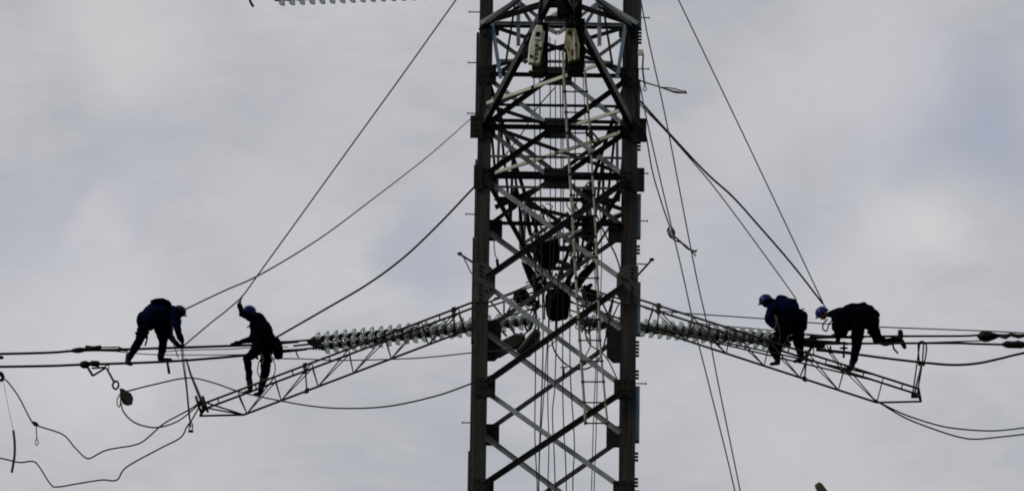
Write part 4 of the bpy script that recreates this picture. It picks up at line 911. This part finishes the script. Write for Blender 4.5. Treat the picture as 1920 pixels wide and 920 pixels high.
person('worker with raised bare hand gripping the long rope, standing on the left truss', yt+.15, [
    (497, 642, 0, .21, 489, 618, 0, .225, J), (489, 618, 0, .215, 482, 600, 0, .165, J), (503, 646, 0, .15, 502, 634, 0, .16, J), (496, 622, 0, .16, 490, 606, 0, .13, J),
    (475, 597, -.15, .085, 454, 588, -.2, .068, J), (454, 588, -.2, .066, 449, 570, -.22, .048, J),
    (486, 618, .1, .12, 472, 634, .1, .075, J), (486, 634, .0, .12, 462, 638, .1, .065, J), (462, 638, .1, .062, 442, 643, .1, .046, J),
    (494, 650, 0, .18, 484, 652, 0, .15, TR),
    (488, 652, -.12, .125, 463, 671, -.14, .09, TR), (463, 671, -.14, .088, 468, 712, -.14, .066, TR), (468, 714, -.14, .066, 469, 726, -.14, .06, B), (470, 732, -.14, .045, 458, 736, -.14, .036, B),
    (499, 654, .12, .13, 499, 690, .12, .10, TR), (499, 690, .12, .095, 491, 722, .12, .07, TR), (490, 722, .12, .066, 489, 732, .12, .06, B), (488, 737, .12, .045, 478, 739, .12, .036, B),
    (480, 597, 0, .10, 471, 590, 0, .07, J)],
    [(449, 570, -.22, 1, -9, (-1, 0, 0), 3), (442, 643, .1, -8, 2, (0, 0, 1), 2)],
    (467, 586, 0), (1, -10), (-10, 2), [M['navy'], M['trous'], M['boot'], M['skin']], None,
    [('band', 496, 640, 0, -5, -10, .225), ('band', 476, 664, -.13, -9, 8, .12), ('band', 499, 676, .12, 0, 10, .122),
     ('pouch', -.05, [(511, 630), (522, 634), (528, 642), (531, 655), (530, 668), (521, 673), (514, 668), (508, 648)], .10),
     ('pouch', -.22, [(478, 646), (490, 644), (494, 656), (486, 664), (477, 658)], .06), ('cord', -.24, [(474, 602), (488, 618), (500, 640)], .02, 'web'),
     ('cord', -.25, [(493, 665), (485, 680), (483, 698), (490, 709), (502, 712), (512, 705), (516, 690), (512, 672), (506, 664)], .012, 'grope'), ('cord', -.25, [(492, 650), (490, 662), (494, 672), (492, 684)], .012, 'tan'), ('cord', -.3, [(463, 614), (466, 612), (470, 607)], .014, 'web')], vox=.011)['group'] = 'workers on the line'
person('worker in blue jacket standing stooped over the right truss, facing left', yt+.15, [
    (1490, 596, 0, .20, 1474, 580, 0, .25, J), (1474, 579, 0, .25, 1458, 576, 0, .17, J), (1494, 598, 0, .20, 1503, 594, 0, .13, J), (1486, 576, 0, .15, 1466, 566, 0, .15, J),
    (1448, 576, -.17, .10, 1440, 598, -.2, .078, J), (1440, 598, -.2, .075, 1449, 612, -.2, .052, J),
    (1456, 576, .17, .10, 1448, 600, .2, .07, J), (1448, 600, .2, .07, 1462, 615, .1, .05, J),
    (1490, 604, 0, .19, 1482, 612, 0, .17, TR), (1470, 600, -.05, .15, 1474, 612, -.1, .15, TR),
    (1472, 612, -.12, .15, 1456, 645, -.16, .13, TR), (1447, 642, -.2, .10, 1450, 656, -.2, .09, TR), (1456, 645, -.16, .13, 1457, 668, -.16, .075, TR), (1457, 668, -.16, .07, 1458, 676, -.16, .062, B), (1459, 680, -.16, .045, 1446, 682, -.16, .036, B),
    (1494, 612, .12, .15, 1497, 640, .12, .11, TR), (1497, 640, .12, .105, 1502, 664, .12, .075, TR), (1502, 664, .12, .07, 1503, 671, .12, .062, B), (1503, 674, .12, .045, 1490, 677, .12, .036, B),
    (1450, 568, 0, .10, 1440, 565, 0, .075, J)],
    [(1449, 612, -.2, 6, 5, (0, 0, -1), 3), (1461, 615, .1, 5, 5, (0, 0, -1), 3)],
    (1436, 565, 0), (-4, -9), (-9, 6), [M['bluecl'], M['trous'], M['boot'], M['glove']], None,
    [('band', 1490, 598, 0, -9, -7, .23), ('band', 1463, 630, -.14, -5, 10, .15), ('band', 1496, 630, .12, 2, 10, .135),
     ('pouch', 0, [(1494, 574), (1505, 588), (1514, 600), (1513, 615), (1505, 621), (1498, 612), (1490, 594)], .13), ('cord', -.28, [(1450, 622), (1446, 634), (1450, 643), (1458, 642), (1463, 630), (1460, 612), (1456, 592)], .011, 'grope'),
     ('cord', -.26, [(1453, 590), (1456, 606), (1452, 616)], .014, 'tan'), ('cord', 0, [(1500, 580), (1505, 580), (1508, 578)], .014, 'web')])['group'] = 'workers on the line'
person('rightmost worker kneeling over the conductors, one leg stretched back, blue helmet', yw+.05, [
    (1574, 590, 0, .16, 1596, 591, 0, .20, J), (1596, 591, 0, .20, 1624, 590, 0, .22, J), (1576, 598, 0, .15, 1592, 606, 0, .15, J), (1620, 584, 0, .17, 1638, 590, 0, .12, J),
    (1568, 592, -.16, .10, 1566, 614, -.2, .075, J), (1566, 614, -.2, .07, 1572, 636, -.2, .05, J),
    (1578, 596, .16, .13, 1580, 620, .2, .10, J), (1580, 620, .2, .09, 1566, 628, .1, .05, J),
    (1616, 600, 0, .19, 1630, 600, 0, .18, TR),
    (1610, 608, -.12, .15, 1606, 645, -.16, .11, TR), (1606, 645, -.16, .10, 1600, 676, -.16, .075, TR), (1599, 676, -.16, .07, 1597, 686, -.16, .062, B), (1595, 691, -.16, .05, 1579, 694, -.16, .038, B),
    (1632, 604, .12, .14, 1644, 632, .12, .105, TR), (1644, 634, .12, .105, 1660, 641, .12, .085, TR), (1660, 641, .12, .085, 1677, 637, .12, .075, TR), (1676, 637, .12, .075, 1686, 636, .12, .07, B), (1689, 630, .12, .060, 1688, 622, .12, .055, B), (1691, 640, .12, .055, 1696, 650, .12, .045, B),
    (1566, 588, 0, .09, 1556, 589, 0, .07, J)],
    [(1572, 634, -.2, -5, 6, (1, 0, 0), 3), (1567, 627, .1, -8, 2, (0, 0, 1), 4)],
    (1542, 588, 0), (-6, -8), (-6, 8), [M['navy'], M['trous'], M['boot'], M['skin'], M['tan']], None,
    [('band', 1614, 596, 0, 10, 2, .225), ('band', 1608, 630, -.14, -1, 10, .135), ('band', 1638, 620, .12, 3, 10, .13),
     ('pouch', -.05, [(1634, 576), (1650, 591), (1641, 594), (1649, 600), (1648, 612), (1638, 614), (1628, 600)], .12), ('pouch', 0, [(1582, 575), (1596, 570), (1610, 571), (1622, 568), (1628, 576), (1584, 580)], .13),
     ('pouch', -.2, [(1604, 612), (1618, 612), (1621, 624), (1612, 630), (1603, 624)], .06), ('pouch', -.1, [(1566, 610), (1580, 606), (1592, 618), (1586, 632), (1570, 630)], .08), ('cord', -.22, [(1580, 578), (1592, 596), (1606, 606)], .02, 'web'),
     ('cord', -.25, [(1552, 598), (1544, 606), (1543, 616), (1550, 620), (1554, 608), (1560, 600)], .016, 'web'), ('cord', -.1, [(1674, 642), (1676, 653), (1684, 662)], .02, 'web')])['group'] = 'workers on the line'
